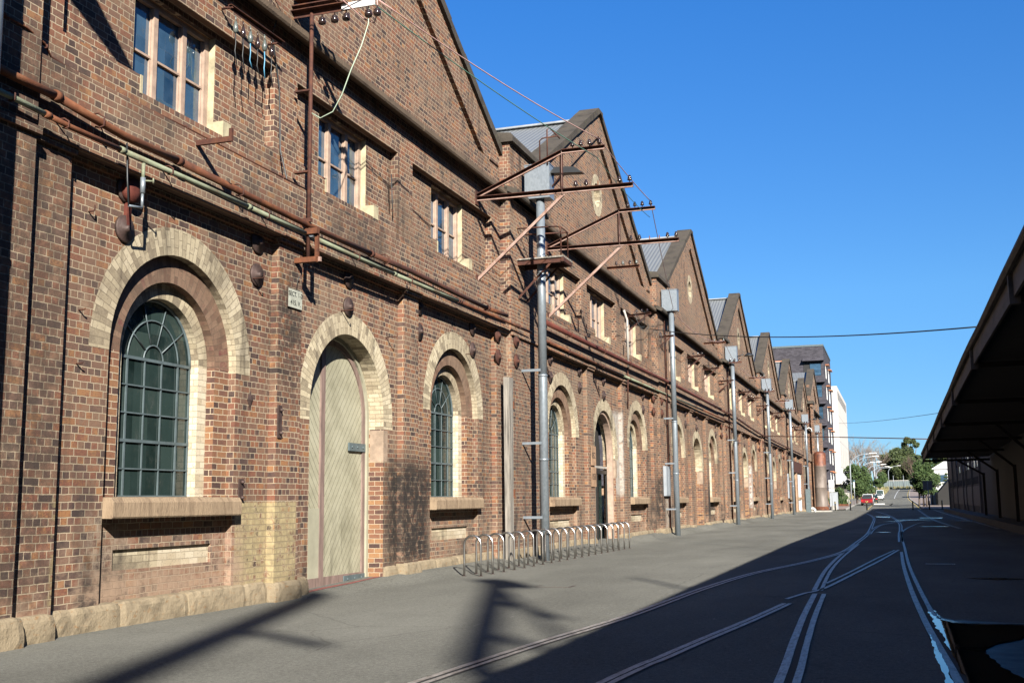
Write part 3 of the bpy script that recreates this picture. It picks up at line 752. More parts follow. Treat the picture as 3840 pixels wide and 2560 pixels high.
# -------- taller end gable beyond the row
endb=thing('end_workshop','tallest brick end gable with dark coping, beyond the row of gables behind the tank','building',(-9.3,155,0))
def wpart(mb,name,mats,par):
    o=mb.build(name,mats); o.parent=par; o.matrix_parent_inverse=Matrix.Translation(-Vector(par.location)); return o
ce=155.0; X2=-9.5; half=9.0
mb=MB(); pk=18.9; sl=.46
mb.sheet([(ce-half,-.3),(ce+half,-.3),(ce+half,pk-sl*half-.3),(ce,pk-.3),(ce-half,pk-sl*half-.3)],[[(ce-4,11.5),(ce-4,14.4),(ce,16.6),(ce+4,14.4),(ce+4,11.5)]],X2,X2-.5)
mb.box(X2-.5,X2-.15,ce-7,ce+7,11,16); mb.box(X2,X2+.3,ce-half-.4,ce-half+1.6,-.3,13.4); mb.box(X2,X2+.3,ce+half-1.6,ce+half+.2,-.3,12.0)
wpart(mb,'wall',M['brick'],endb)
mb=MB()
for s in (-1,1):
    for k in range(9):
        a=half-(half-.3)*k/9; b=half-(half-.3)*(k+1)/9
        P=[(ce+s*a,pk-sl*a+.05),(ce+s*b,pk-sl*b+.05),(ce+s*b,pk-.32-sl*b),(ce+s*a,pk-.32-sl*a)]
        V=[(X2+.12,y,z) for y,z in P]+[(X2-.75,y,z) for y,z in P]
        mb.faces(V,[(0,1,2,3),(4,7,6,5),(0,4,5,1),(1,5,6,2),(2,6,7,3),(3,7,4,0)])
mb.box(X2-.75,X2+.42,ce-half-.6,ce-half+1.8,13.4,13.75); mb.extrude_y([(x+.37,z+2.9) for x,z in CP],ce-half-.4,ce+half+.4)
wpart(mb,'coping',M['coping'],endb)
mb=MB()
for s in (-1,1): mb.face([(X2-.7,ce,pk-.5),(-45,ce,pk-.5),(-45,ce+s*9.3,pk-4.8),(X2-.7,ce+s*9.3,pk-4.8)])
wpart(mb,'roof',M['roof'],endb)

# ------------------------------------------------------------------ ground
def hz(x,y):
    def ip(P,v):
        if v<=P[0][0]: return P[0][1]
        for (a,b),(c,d) in zip(P,P[1:]):
            if v<=c: t=(v-a)/(c-a); return b+(d-b)*t
        return P[-1][1]
    z=ip([(150,0),(190,.38),(230,.62),(300,1.2),(345,2.3),(420,4.4),(520,5.0),(900,5.0)],y)
    A=ip([(16.8,0),(21.5,.13),(28,.15),(55,.21),(110,.2),(150,.05)],y) if y<150 else .05
    t=min(1,max(0,(-8.95-x)/.85)); z+=A*t*t*(3-2*t)
    return z
def sheet_grid(name,xs,ys,mat,dz=0,z=None):
    mb=MB(); V=[(x,y,hz(x,y)+dz) for y in ys for x in xs]; n=len(xs)
    mb.faces(V,[(j*n+i,j*n+i+1,(j+1)*n+i+1,(j+1)*n+i) for j in range(len(ys)-1) for i in range(n-1)],0,True)
    return mb.build(name,mat)
xs=[-900,-300,-120,-60,-30,-14,-10.6,-10.2,-9.95,-9.8,-9.65,-9.5,-9.35,-9.2,-9.1,-9,-8.9,-8,-5,-2,0,3,6,10,20,45,120,300,900]
ys=[-300,-120,-60,-30,-10,0,4,8,12,15,16.8,18,19,20,21.5,23,25,28,33,40,48,55,70,90,110,125,140,150,160,170,180,190,210,230,250,270,285,300,310,320,330,345,360,380,400,420,450,520,700,1100,2000]
tag(sheet_grid('ground',xs,ys,M['asphalt']),kind='structure')
yy=[151,160,170,180,190,200,210,230,250,270,285,300,310,320,330,345,360,380,400,419]
def strip(name,fx,mat,dz,ys=yy,nx=2,kind='structure'):
    mb=MB(); V=[]
    for y in ys:
        a,b=fx(y)
        for k in range(nx): x=a+(b-a)*k/(nx-1); V.append((x,y,hz(x,y)+dz))
    mb.faces(V,[(j*nx+i,j*nx+i+1,(j+1)*nx+i+1,(j+1)*nx+i) for j in range(len(ys)-1) for i in range(nx-1)],0)
    o=mb.build(name,mat); return tag(o,kind=kind) if kind else o
bend=lambda y: 0.0 if y<260 else (y-260)**2*.000085
strip('road',lambda y:(-3.6+bend(y),3.3+bend(y)),M['road'],.02)
strip('pavement',lambda y:(-8.6,-6.15),M['paver'],.10,ys=yy[:9])
strip('pavement',lambda y:(3.5+bend(y),9),M['paver'],.10)
for side,(a,b) in enumerate(((-3.45,-3.33),(2.95,3.07))):
    o=strip('road_marking',lambda y:(a+bend(y),b+bend(y)),M['yellow'],.026)
o=strip('road_marking',lambda y:(-.3+bend(y),-.15+bend(y)),M['white'],.026,ys=[y for y in yy if y>=300])
def kerb(fx,ys=yy,w=.18,h=.14):
    mb=MB()
    for y0,y1 in zip(ys,ys[1:]):
        a,b=fx(y0),fx(y1); V=[]
        for x,y in ((a,y0),(b,y1)):
            z=hz(x,y); V+=[(x,y,z-.05),(x+w,y,z-.05),(x+w,y,z+h),(x,y,z+h)]
        mb.faces(V,[(0,1,5,4),(1,2,6,5),(2,3,7,6),(3,0,4,7)])
    return tag(mb.build('kerb',M['concrete']),kind='structure')
kerb(lambda y:3.32+bend(y)); kerb(lambda y:-3.82+bend(y),[y for y in yy if y>=285]); kerb(lambda y:-6.2,yy[:9])
# grass verges at the bend
def tufts(name,pts,mat,h,n,spread):
    mb=MB()
    for x,y in pts:
        for k in range(n):
            a=random.uniform(0,6.28); r=spread*random.random()**.5; px=x+math.cos(a)*r; py=y+math.sin(a)*r; z=hz(px,py)
            hh=h*random.uniform(.5,1.1); t=random.uniform(0,6.28); w=.09*h+.03; lx=random.uniform(-.4,.4)*hh; ly=random.uniform(-.4,.4)*hh
            mb.face([(px-math.cos(t)*w,py-math.sin(t)*w,z),(px+math.cos(t)*w,py+math.sin(t)*w,z),(px+lx,py+ly,z+hh)])
    return mb.build(name,mat)
g=tufts('grass',[(x,y) for y in range(300,416,7) for x in [-4.6+bend(y)-k*1.6 for k in range(5)]],M['grass'],1.0,26,1.5); tag(g,'dry tussock grass growing on the verge beside the bend in the road','grass',kind='stuff')
g=tufts('grass',[(x,418+random.random()*6) for x in [-8+k*1.5 for k in range(18)]],M['grass'],1.3,40,1.6); tag(g,'pale tussock grass in a bank below the grey metal fence','grass',kind='stuff')
g=tufts('low_shrubs',[(-5.0-k%2,292+k*4) for k in range(7)],M['leaf_brown'],1.3,60,1.2); tag(g,'brown low shrubs on the verge behind the parked vans','shrubs',kind='stuff')
# ------------------------------------------------------------------ rails set in the asphalt
def ribbon(mb,pts,w,z,m=0,th=.0,jag=0):
    pts=[Vector((x,y,0)) for x,y in pts]
    # resample with a Catmull-Rom curve
    out=[]
    for i in range(len(pts)-1):
        p0=pts[max(i-1,0)];p1=pts[i];p2=pts[i+1];p3=pts[min(i+2,len(pts)-1)]
        n=max(2,int((p2-p1).length/.6)); n=min(n,16)
        for k in range(n):
            t=k/n; out.append(.5*((2*p1)+(p2-p0)*t+(2*p0-5*p1+4*p2-p3)*t*t+(3*p1-p0-3*p2+p3)*t**3))
    out.append(pts[-1])
    V=[]
    for i,p in enumerate(out):
        d=(out[min(i+1,len(out)-1)]-out[max(i-1,0)]).normalized(); nn=Vector((d.y,-d.x,0)); j=random.uniform(-jag,jag)
        V+= [(p.x-nn.x*(w/2+j),p.y-nn.y*(w/2+j),z),(p.x+nn.x*(w/2+j),p.y+nn.y*(w/2+j),z)]
    mb.faces(V,[(2*i,2*i+1,2*i+3,2*i+2) for i in range(len(out)-1)],m)
    return out
def rail(label,main,off=.125,gap=None,second=None,w=.072):
    mb=MB(); ribbon(mb,main,w,.010)
    o=thing('embedded_rail',label,'rail',(main[0][0],main[0][1],0),'worn steel rails set in the asphalt')
    h=mb.build('rail_head',M['rail']); h.parent=o; h.matrix_parent_inverse=Matrix.Translation(-o.location)
    sec=second if second else [(x+off,y) for x,y in main]
    if second is not False:
        mb=MB(); ribbon(mb,sec,w*.85,.010,jag=.002); c=mb.build('check_rail',M['rail']); c.parent=o; c.matrix_parent_inverse=Matrix.Translation(-o.location)
    mb=MB()
    ribbon(mb,[(x+off/2,y) for x,y in main],abs(off)+.10,.005,jag=.004); c=mb.build('flangeway',M['groove']); c.parent=o; c.matrix_parent_inverse=Matrix.Translation(-o.location)
    return o
rail('leftmost worn rail, running from the bottom edge out of the sunlight into the shadow',[(-4.9,-3),(-4.5,4),(-4.15,9.54),(-3.95,12.35),(-3.64,15.5),(-3.4,20.5),(-3.0,25),(-2.2,29.7),(-1.6,35),(-1.42,42.4),(-1.27,52.6),(-1.38,69),(-1.59,88.4),(-2.06,103),(-2.73,116.7)],off=.11)
rail('long straight rail between the sunlit edge and the crossing, second from the left',[(-3.2,-3),(-2.85,5),(-2.52,10.25),(-2.38,11.5),(-2.2,13.2),(-1.95,15.3),(-1.69,17.9)],off=.09)
rail('short curved rail that leaves the crossing towards the right',[(-1.73,18.68),(-1.52,19.9),(-1.28,20.94),(-.86,25.56),(-.41,30.74),(.03,36.54)],off=.0,second=[(-1.31,22.2),(-.98,25.9),(-.53,31.5),(-.09,36.3)])
rail('wide pale rail with a dark groove from the bottom edge up to the crossing',[(-.75,-3),(-.88,4),(-1.05,10.3),(-1.16,13.1),(-1.27,16.2),(-1.36,19.8)],off=.15,w=.085)
rail('pale rail beyond the crossing that joins the leftmost rail',[(-1.42,20.5),(-1.55,26.5),(-1.53,32.9),(-1.38,40.9)],off=.12,w=.08)
rail('right hand rail with the puddle beside it',[(.72,-3),(.60,4),(.44,10.7),(.36,13.2),(.27,16.4),(.18,21.2),(.11,28.1),(.10,35.2)],off=.12,second=[(.43,15.2),(.42,16),(.31,22),(.23,28.9),(.21,38.8),(.18,50.2),(.29,56.6),(.7,64.8),(1.44,74.7),(2.3,79)],w=.08)
rail('far rail that curves left towards the bollards',[(.06,43),(.08,52.6),(.14,59.6),(.1,75.9),(-.62,104.9),(-2.2,135)],off=.12)
rail('far crossover rail curving between the two tracks in the shade',[(-1.2,52),(-1.16,60),(-.87,69),(0,77),(1.17,84.4),(2.45,93.3)],off=.12)
rail('far rail nearest the dark canopy columns',[(4.7,60),(4.65,75),(4.4,103),(4.4,150)],off=.12)
rail('far rail left of the canopy side rail, reaching the bollards',[(2.97,61),(2.7,70.7),(2.4,91),(2.6,150)],off=.12)
# puddles
def blob(pts,z,mat,name,jag=.03,sub=5):
    out=[]
    n=len(pts)
    for i in range(n):
        a=Vector(pts[i]+(0,)); b=Vector(pts[(i+1)%n]+(0,)); L=(b-a).length; k=max(1,int(L/.09)); nn=Vector((b.y-a.y,a.x-b.x,0)); nn=nn.normalized() if L>0 else nn
        for j in range(k):
            p=a+(b-a)*j/k; q=mnoise.noise(Vector((p.x*2.5,p.y*1.4,3)))*jag*1.6+mnoise.noise(Vector((p.x*9,p.y*5,7)))*jag*.9+mnoise.noise(Vector((p.x*25,p.y*14,9)))*jag*.4; out.append((p.x+nn.x*q,p.y+nn.y*q))
    loops=[[Vector((x,y,0)) for x,y in out]]; tris=tessellate_polygon(loops)
    mb=MB(); F=[]
    for a,b,c in tris:
        A,B_,C_=loops[0][a],loops[0][b],loops[0][c]
        F.append((a,b,c) if (B_-A).cross(C_-A).z>0 else (a,c,b))
    mb.faces([(x,y,z) for x,y in out],F); return tag(mb.build(name,mat),kind='structure')
blob([(.36,17.0),(.46,16.0),(.60,15.55),(.95,15.45),(1.38,15.4),(1.46,14.9),(1.22,14.0),(.98,13.5),(.80,13.0),(.84,12.0),(.98,11.0),(1.0,9.5),(.80,8.5),(.66,8),(.55,9.0),(.515,10.4),(.485,11.7),(.475,12.6),(.445,13.4),(.445,14.2),(.40,15.0),(.385,16)],.0155,M['water'],'puddle',.03)
blob([(.30,14.3),(.335,13.4),(.37,12.0),(.39,10.9),(.43,9.6),(.34,9.6),(.33,11),(.30,12.4)],.0157,M['water'],'puddle',.02)
blob([(.44,17.3),(.50,16.2),(.66,15.75),(1.0,15.62),(1.42,15.62),(2.3,15.6),(3.0,15.9),(3.0,15.2),(1.9,15.1),(1.45,15.35),(.9,15.4),(.5,15.5)],.0085,M['film'],'wet_film',.035)
blob([(.36,17.4),(.62,16.1),(1.5,15.8),(2.4,15.3),(2.4,3),(.55,3),(.56,9),(.44,12.5),(.36,15)],.003,M['damp'],'damp_patch',.06)
for P in ([(1.2,65.6),(2.3,65.7),(2.7,65.2),(2.2,64.8),(1.4,64.9)],[(-1.6,100),(-.5,99),(-.4,93),(-1.5,96)],[(-.1,84.5),(2.0,85.3),(2.6,84),(.9,82.6),(.1,83)],[(-.8,79.5),(.4,80.2),(.5,79.4),(-.3,78.9)],[(3.6,84),(5.2,82),(5.3,76),(4.2,77)],[(-.95,55),(-.5,55.2),(-.2,54.7),(-.6,54.3)],[(1.6,94),(3.4,93),(3.2,89),(1.8,90)],[(1.2,24.2),(1.9,24.3),(2.3,24),(1.8,23.8)]):
    blob(P,.012,M['film'],'puddle',.05)
# drain grate, covers, red door line
d=thing('drain_grate','small slotted iron drain grate lying in the shaded asphalt right of the rails','drain grate',(.95,29,0))
mb=MB()
for k in range(16): mb.box(-.33+k*.042,-.31+k*.042,-.14,.14,.004,.014)
o=mb.build('slot',M['rail']); o.parent=d
mb=MB(); mb.box(-.36,.36,-.17,.17,-.02,.004); o=mb.build('frame',M['iron']); o.parent=d
mb=MB(); mb.box(-.3,.3,-.2,.2,-.02,.006,0); mb.box(-.34,.34,-.24,.24,-.02,.003,1)
o=mb.build('access_cover',[M['asphalt'],M['iron']],loc=(-6.15,20.6,0)); tag(o,'square access cover in the sunlit asphalt in front of the bicycle hoops','cover')
mb=MB(); ribbon(mb,[(-9.95,17.75),(-10.0,18.6),(-9.93,19.6),(-9.96,20.9)],.12,0,jag=.02)
mb.v=[(x,y,hz(x,y)+.006) for x,y,z in mb.v]
tag(mb.build('painted_line',M['redline']),kind='structure')
# ------------------------------------------------------------------ bicycle hoops
hoop=thing('bike_hoop','x','bicycle rack',(0,0,0),'row of stainless bicycle hoops')
mb=MB(); r=.195; H=.86
mb.tube([(-r,0,-.05),(-r,0,.3),(-r,0,H-r)]+[(-r*math.cos(math.pi*k/14),0,H-r+r*math.sin(math.pi*k/14)) for k in range(1,14)]+[(r,0,H-r),(r,0,.3),(r,0,-.05)],.0245,12)
o=mb.build('tube',M['stainless']); o.parent=hoop
for s in (-1,1):
    mb=MB(); mb.lathe((s*r,0,-.005),[(.055,0),(.055,.008),(.03,.012)],14); o=mb.build('base_flange',M['iron']); o.parent=hoop
for i in range(20):
    h=hoop if i==0 else copy_tree(hoop)
    x=-8.735+.004*i; y=23.03+.7396*i
    h.location=(x,y,hz(x,y)); h.rotation_euler=(0,0,random.uniform(-.05,.05))
    h['label']=('stainless steel bicycle hoop, nearest of the row, closest to the big door' if i==0 else 'stainless steel bicycle hoop at the far end of the row' if i==19 else f'{ORD[i]} stainless steel bicycle hoop counted from the near end of the row')
# ------------------------------------------------------------------ galvanised poles
def insulator(base,s=1.0,up=1):
    mb=MB(); x,y,z=base
    mb.lathe(base,[(.012,0),(.012,.07*s),(.05*s,.075*s),(.062*s,.10*s),(.035*s,.115*s),(.05*s,.13*s),(.05*s,.15*s),(.03*s,.165*s),(.036*s,.19*s),(.02*s,.205*s)],10,axis=(0,0,up)); return mb
PX=-9.1
def pole(i,y,label,x=PX):
    z0=hz(x,y); t=thing('galvanised_pole',label,'pole',(x,y,z0),'row of galvanised poles along the brick wall')
    mb=MB(); mb.tube([(0,0,-.1),(0,0,5.0),(0,0,5.02)],.124,20); mb.tube([(0,0,5.02),(0,0,10.0)],.119,20)
    for z in (2.7,5.0,7.9): mb.tube([(0,0,z-.03),(0,0,z+.03)],.133,20)
    o=mb.build('post',M['galv']); o.parent=t
    for z in (1.15,3.15,5.15):
        mb=MB(); mb.box(-.62,-.02,-.135,-.105,z-.035,z+.035); mb.box(-.64,-.62,-.17,-.03,z-.06,z+.06); mb.tube([(-.1,-.12,z),(-.1,.14,z)],.012,6)
        o=mb.build('wall_bracket',M['galv']); o.parent=t
    mb=MB(); b=(-.39,.34) if i==1 else (-.38,.32)
    mb.box(b[0],b[1],-.22,.24,9.98,10.94); mb.box(b[0]-.015,b[1]+.015,-.235,.255,10.94,10.965)
    mb.box(b[0]+.05,b[1]-.05,-.226,-.22,10.03,10.9)
    o=mb.build('equipment_box',M['galv']); o.parent=t
    if i>=3:
        mb=MB(); mb.box(-.45,.62,-.32,-.26,9.88,9.97); o=mb.build('crossarm',M['rust_dark']); o.parent=t
        for k in range(4):
            o=insulator((-.35+k*.27,-.29,9.97)).build('insulator',M['porc']); o.parent=t
    if i in (3,6,7):
        mb=MB(); mb.tube([(.3,-.1,10.3),(.75,-.12,10.42)],.03,8); mb.lathe((1.05,-.12,10.30),[(.30,0),(.30,.03),(.2,.12),(.05,.2)],14); o=mb.build('street_light_head',M['black']); o.parent=t
    return t
PL=['near galvanised pole at the left edge beside the first brick pier','tall galvanised pole with a grey box on top, standing behind the bicycle hoops',
 'galvanised pole with a large square box, between the second and third gables','galvanised pole with a hooded lamp and insulators, third after the bicycle hoops','slim galvanised pole with a square box and three insulators beside the whitewashed wall',
 'galvanised pole standing in front of the timber posts left of the white doors','galvanised pole right of the white loading doors with a lamp at the top','far galvanised pole rising behind the rusty tank']
poles=[]
for i in range(8):
    y=29.25+20.27*(i-1) if i else 9.12
    poles.append(pole(i,y,PL[i],x=(-9.03 if i==0 else -9.0 if i==1 else -9.12)))
# working platform and hand rails around the second pole
t=thing('pole_platform','weathered timber platform with a rusty handrail fixed around the pole by the bicycle hoops','platform',(-9.2,29.25,8.2))
mb=MB()
for k in range(5): mb.box(-.62,.98,-.42+k*.17,-.27+k*.17,0,.045,j=.008)
o=mb.build('decking',M['timber_grey']); o.parent=t
mb=MB(); mb.box(-.6,.9,-.38,-.31,-.13,-.003); mb.box(-.6,.9,.31,.38,-.13,-.003); mb.box(.9,.98,-.42,.42,-.12,-.003); o=mb.build('bearer',M['rust_dark']); o.parent=t
mb=MB(); mb.tube([(-.66,-.38,.92),(.05,-.38,.9),(.75,-.38,.88),(.86,-.36,.86),(.88,-.34,.7),(.88,-.34,0)],.022,8); mb.tube([(.88,-.34,.86),(.88,.34,.86),(.88,.34,0)],.022,8); mb.tube([(-.66,.38,.92),(.88,.34,.86)],.022,8)
o=mb.build('handrail',M['rust_dark']); o.parent=t
for s in (-1,1):
    mb=MB(); mb.angle((.6,s*.35,-.1),(-.36,s*.35,-1.05),.06,.01); o=mb.build('brace',M['rust_dark']); o.parent=t
t=thing('ladder_hoop','bent rusty rod handles rising above the equipment box of the pole by the hoops','handle',(-8.9,29.0,10.9))
mb=MB(); mb.tube([(-.02,0,.0),(-.02,0,.72),(.06,0,.78),(.5,0,.8)],.02,8); mb.tube([(.2,0,.0),(.2,0,1.02),(.28,.0,1.06),(.52,.2,.78)],.02,8); o=mb.build('rod',M['rust_dark']); o.parent=t
# small floodlight on the platform pole
t=thing('flood_lamp','flat black lamp head beside the grey box of the pole by the hoops','lamp',(-8.7,29.3,10.7))
mb=MB(); mb.tube([(0,0,-.4),(.3,0,-.05),(.35,0,0)],.025,8); o=mb.build('arm',M['rust_dark']); o.parent=t
mb=MB(); mb.faces([(0,-.16,0),(.95,-.13,-.06),(.95,.13,-.06),(0,.16,0),(.15,-.1,.18),(.7,-.08,.14),(.7,.08,.14),(.15,.1,.18)],[(0,3,2,1),(4,5,6,7),(0,1,5,4),(1,2,6,5),(2,3,7,6),(3,0,4,7)]); o=mb.build('lamp_head',M['black']); o.parent=t
# ------------------------------------------------------------------ big rusty line brackets
def line_bracket(y,label,missing=()):
    t=thing('line_bracket',label,'bracket',(B,y,9.35),'large rusty steel brackets that carried the power line')
    Z=lambda z:z-9.35; X=lambda x:x-B
    def ob(name,a,b,w=.09,m='rust_dark',m2='pinksteel'):
        mb=MB(); mb.angle((X(a[0]),0,Z(a[1])),(X(b[0]),0,Z(b[1])),w,.014); 
        mb.obox((X(a[0]),-w/2-.004,Z(a[1])-.0),(X(b[0]),-w/2-.004,Z(b[1])),.006,w*.22,1,off=(0,-w*.40))
        o=mb.build(name,[M[m],M[m2]]); o.parent=t; return o
    ob('lower_arm',(B,9.36),(-5.72,9.32),.11); ob('upper_arm',(B,9.42),(-7.55,10.36),.10); ob('top_rail',(-7.55,10.37),(-6.42,10.37),.10)
    ob('post',(-7.54,9.3),(-7.54,10.37),.08); ob('strut',(-7.5,9.28),(B,7.22),.09,'pinksteel')
    mb=MB(); mb.box(0,.03,-.12,.12,-.15,.22); mb.box(0,.03,-.1,.1,-2.28,-2.0); o=mb.build('wall_plate',M['rust_dark']); o.parent=t
    for xx in (-7.27,-7.05,-6.82,-6.56): o=insulator((X(xx),0,Z(10.42))).build('insulator',M['porc']); o.parent=t
    for k,xx in enumerate((-7.2,-6.93,-6.62,-6.32,-6.07,-5.81)):
        if k in missing: mb=MB(); mb.tube([(X(xx),0,Z(9.3)),(X(xx),0,Z(9.52))],.014,6); o=mb.build('bare_pin',M['rust_orange']); o.parent=t
        else: o=insulator((X(xx),0,Z(9.38))).build('insulator',M['porc']); o.parent=t
    return t
line_bracket(26.45,'large rusty line bracket on the wall, the nearer one left of the tall pole',(2,3))
line_bracket(32.74,'large rusty line bracket on the wall, the farther one right of the tall pole',(2,3))
# a jib on the wall just outside the left of the view; its shadow falls across the bricks
t=thing('wall_jib','heavy steel jib high on the wall left of the first window','bracket',(B,8.15,10.75))
mb=MB(); mb.faces([(0,-.05,.9),(0,-.05,-.75),(2.85,-.05,-.16),(2.85,-.05,.0),(0,.05,.9),(0,.05,-.75),(2.85,.05,-.16),(2.85,.05,0)],[(0,1,2,3),(7,6,5,4),(0,4,5,1),(1,5,6,2),(2,6,7,3),(3,7,4,0)]); o=mb.build('plate',M['rust_dark']); o.parent=t
# ------------------------------------------------------------------ crossarm on the rusty pipe by the second pilaster
t=thing('riser_crossarm','rusty vertical pipe with a crossarm and hanging insulators at the top of the picture','crossarm',(-9.5,17.0,8))
mb=MB(); mb.tube([(0,0,-2.25),(0,0,0),(0,0,3.1)],.036,10); o=mb.build('pipe',M['rust_dark']); o.parent=t
for z in (-.6,.9): 
    mb=MB(); mb.box(-.3,.0,-.05,.05,z-.015,z+.015) ; o=mb.build('pipe_clip',M['rust_dark']); o.parent=t
mb=MB(); mb.angle((-.4,0,2.36),(.75,0,2.36),.12,.014); mb.box(-.4,.5,-.1,.12,2.5,2.52); mb.angle((-.35,.1,3.0),(.6,.1,2.45),.08,.012); mb.box(-.3,.2,-.12,.14,2.6,2.95); o=mb.build('crossarm',M['rust_dark']); o.parent=t
mb=MB(); mb.box(.62,1.27,-.05,-.02,2.30,2.42); o=mb.build('pale_end_bar',M['white']); o.parent=t
for dx in (.21,.46,.69,1.13,1.3):
    mb=MB(); mb.tube([(dx,0,2.3),(dx,0,2.2),(dx+.03,0,2.16)],.016,6); mb.lathe((dx,0,2.1),[(.02,0),(.065,.02),(.075,.07),(.05,.10),(.06,.12),(.03,.15)],10); o=mb.build('insulator',M['porc']); o.parent=t
# isolator hardware hanging under the cornice left of it
t=thing('fuse_rack','rusty bar of hanging fuses with blue wire ends, right of the first upper window','fuse rack',(-9.7,14.9,9.15))
mb=MB(); mb.angle((0,-.25,.35),(.1,1.25,.30),.06,.01); mb.tube([(-.15,-.2,.35),(.05,-.2,.35)],.02,6); mb.tube([(-.15,1.2,.3),(.1,1.2,.3)],.02,6); o=mb.build('bar',M['rust_dark']); o.parent=t
for k in range(6):
    y=-.12+k*.22; mb=MB(); z=.28-random.random()*.05
    mb.tube([(.05,y,z),(.06,y+.01,z-.1)],.012,6); mb.lathe((.06,y,z-.3),[(.015,0),(.04,.03),(.045,.1),(.03,.15),(.02,.2)],8); o=mb.build('fuse',M['porc' if k%2 else 'porc_w']); o.parent=t
    mb=MB(); mb.tube([(.06,y,z-.3),(.05,y+.03,z-.45),(.07,y-.02,z-.6),(.06,y+random.uniform(-.05,.12),z-.72-random.random()*.15)],.009,5,0); o=mb.build('wire_tail',M['bluewire' if k in (2,4) else 'wire']); o.parent=t
# ------------------------------------------------------------------ pipes along the wall
def pipe(name,label,cat,pts,r,mats,clips=0,cliplen=.25,group=None):
    o=thing(name,label,cat,pts[0],group); L=Vector(pts[0])
    # split the run into coloured lengths
    n=len(mats); k=0; N=len(pts)-1; per=max(1,math.ceil(N/n))
    for mi,m in enumerate(mats):
        seg=pts[mi*per:min(N,(mi+1)*per)+1]
        if len(seg)<2: break
        mb=MB(); mb.tube([Vector(p)-L for p in seg],r,12)
        if mi: p=Vector(seg[0])-L; d=(Vector(seg[1])-Vector(seg[0])).normalized(); mb.tube([p-d*.05,p+d*.05],r*1.3,12)
        q=mb.build('pipe_length' if n>1 else 'pipe',M[m]); q.parent=o
    for c in range(clips):
        f=(c+.6)/clips; j=f*N; a=Vector(pts[int(j)]); b=Vector(pts[min(N,int(j)+1)]); p=a+(b-a)*(j-int(j))-L
        mb=MB(); mb.tube([(p.x-cliplen,p.y,p.z+r*2.2),(p.x-.02,p.y,p.z+r*2.2),(p.x+r*1.3,p.y,p.z+r),(p.x+r*1.3,p.y,p.z-r),(p.x,p.y,p.z-r*1.4),(p.x-r*1.2,p.y,p.z-r)],.012,6); q=mb.build('pipe_clip',M['rust_dark']); q.parent=o
    return o
pipe('steam_pipe','thick rusty orange pipe along the wall above the first arches','pipe',[(-9.42,6.5,6.62),(-9.46,8.5,6.6),(-9.5,10.0,6.58),(-9.5,10.7,6.58),(-9.5,11.4,6.52),(-9.5,12,6.48),(-9.5,13.2,6.49),(-9.5,15.3,6.45),(-9.5,17.0,6.43),(-9.5,19.5,6.44),(-9.5,21.4,6.46),(-9.5,24,6.44),(-9.5,26.2,6.43),(-9.5,27.7,6.47)],.055,['rust_orange','rust_orange','rust','rust_dark','rust','rust_dark'],5,.2)
pipe('water_pipe','faded green pipe below the thick rusty pipe, left of the orange bracket','pipe',[(-9.46,6.5,6.36),(-9.46,9.9,6.3),(-9.45,10.5,6.27),(-9.45,10.9,6.25),(-9.45,11.9,6.25),(-9.45,13.8,6.26),(-9.45,15,6.255),(-9.45,16.8,6.24)],.036,['greenpipe','rust_orange','greenpipe','greenpipe','rust'],4,.22)
pipe('water_pipe','faded green pipe running right from the orange bracket over the big door','pipe',[(-9.45,17.2,6.23),(-9.45,19,6.22),(-9.45,20.5,6.22),(-9.45,22.5,6.24),(-9.45,24.2,6.26),(-9.45,27.8,6.28),(-9.42,29.6,6.28)],.036,['greenpipe','greenpipe','rust','greenpipe'],4,.22)
pipe('conduit','thin rusty conduit along the ledge under the upper windows','pipe',[(-9.5,8,7.3),(-9.55,10.2,7.27),(-9.64,10.6,7.25),(-9.66,10.75,7.13),(-9.66,11.5,7.08),(-9.66,13.5,7.13),(-9.66,15.6,7.13),(-9.64,17.3,7.13)],.014,['rust'],5,.05)
pipe('oxide_pipe','long red oxide pipe along the second and third bays, starting at the tall pole','pipe',[(-9.42,30.9,6.77),(-9.42,36,6.77),(-9.42,41,6.79),(-9.42,45.3,6.81),(-9.4,52,6.84),(-9.4,60,6.82),(-9.4,66,6.8)],.075,['redpipe'],7,.3)
pipe('oxide_pipe','lower mottled pipe under the long red oxide pipe','pipe',[(-9.58,31.2,6.3),(-9.56,36.7,6.29),(-9.56,41.6,6.29),(-9.56,47.4,6.3),(-9.5,60,6.32),(-9.5,72,6.35)],.045,['rust','greenpipe','rust'],6,.2)
pipe('oxide_pipe','far rusty pipe crossing the fourth to sixth bays','pipe',[(-9.45,66,6.8),(-9.45,72,6.82),(-9.45,80,6.6),(-9.45,87,6.45),(-9.45,100,6.4),(-9.45,112,6.35),(-9.45,130,6.3)],.06,['rust_dark'],8,.2)
pipe('downpipe','pale grey vertical pipe under the cornice between two upper windows of the second bay','pipe',[(-9.72,46.5-3.9,9.0),(-9.7,42.65,8.9),(-9.6,42.6,8.6),(-9.6,42.6,6.7)],.045,['concrete'],1,.15)
pipe('downpipe','rusty vertical pipe hanging below the string course right of the open doorway','pipe',[(-9.55,42.3,6.7),(-9.6,42.45,5.9),(-9.66,42.6,5.1)],.03,['rust_dark'],0)
pipe('downpipe','black cable conduit clipped down the brick pilaster above the enamel sign','cable',[(-9.6,16.05,10.0),(-9.84,16.22,9.7),(-9.84,16.5,8.8),(-9.83,16.55,7.7),(-9.66,16.5,7.15),(-9.64,16.5,6.65)],.013,['wire'],4,.03)
pipe('downpipe','short thin cable hanging on the third upper pilaster','cable',[(-9.84,21.15,8.55),(-9.84,21.2,8.0),(-9.84,21.24,7.6)],.011,['wire'],2,.03)
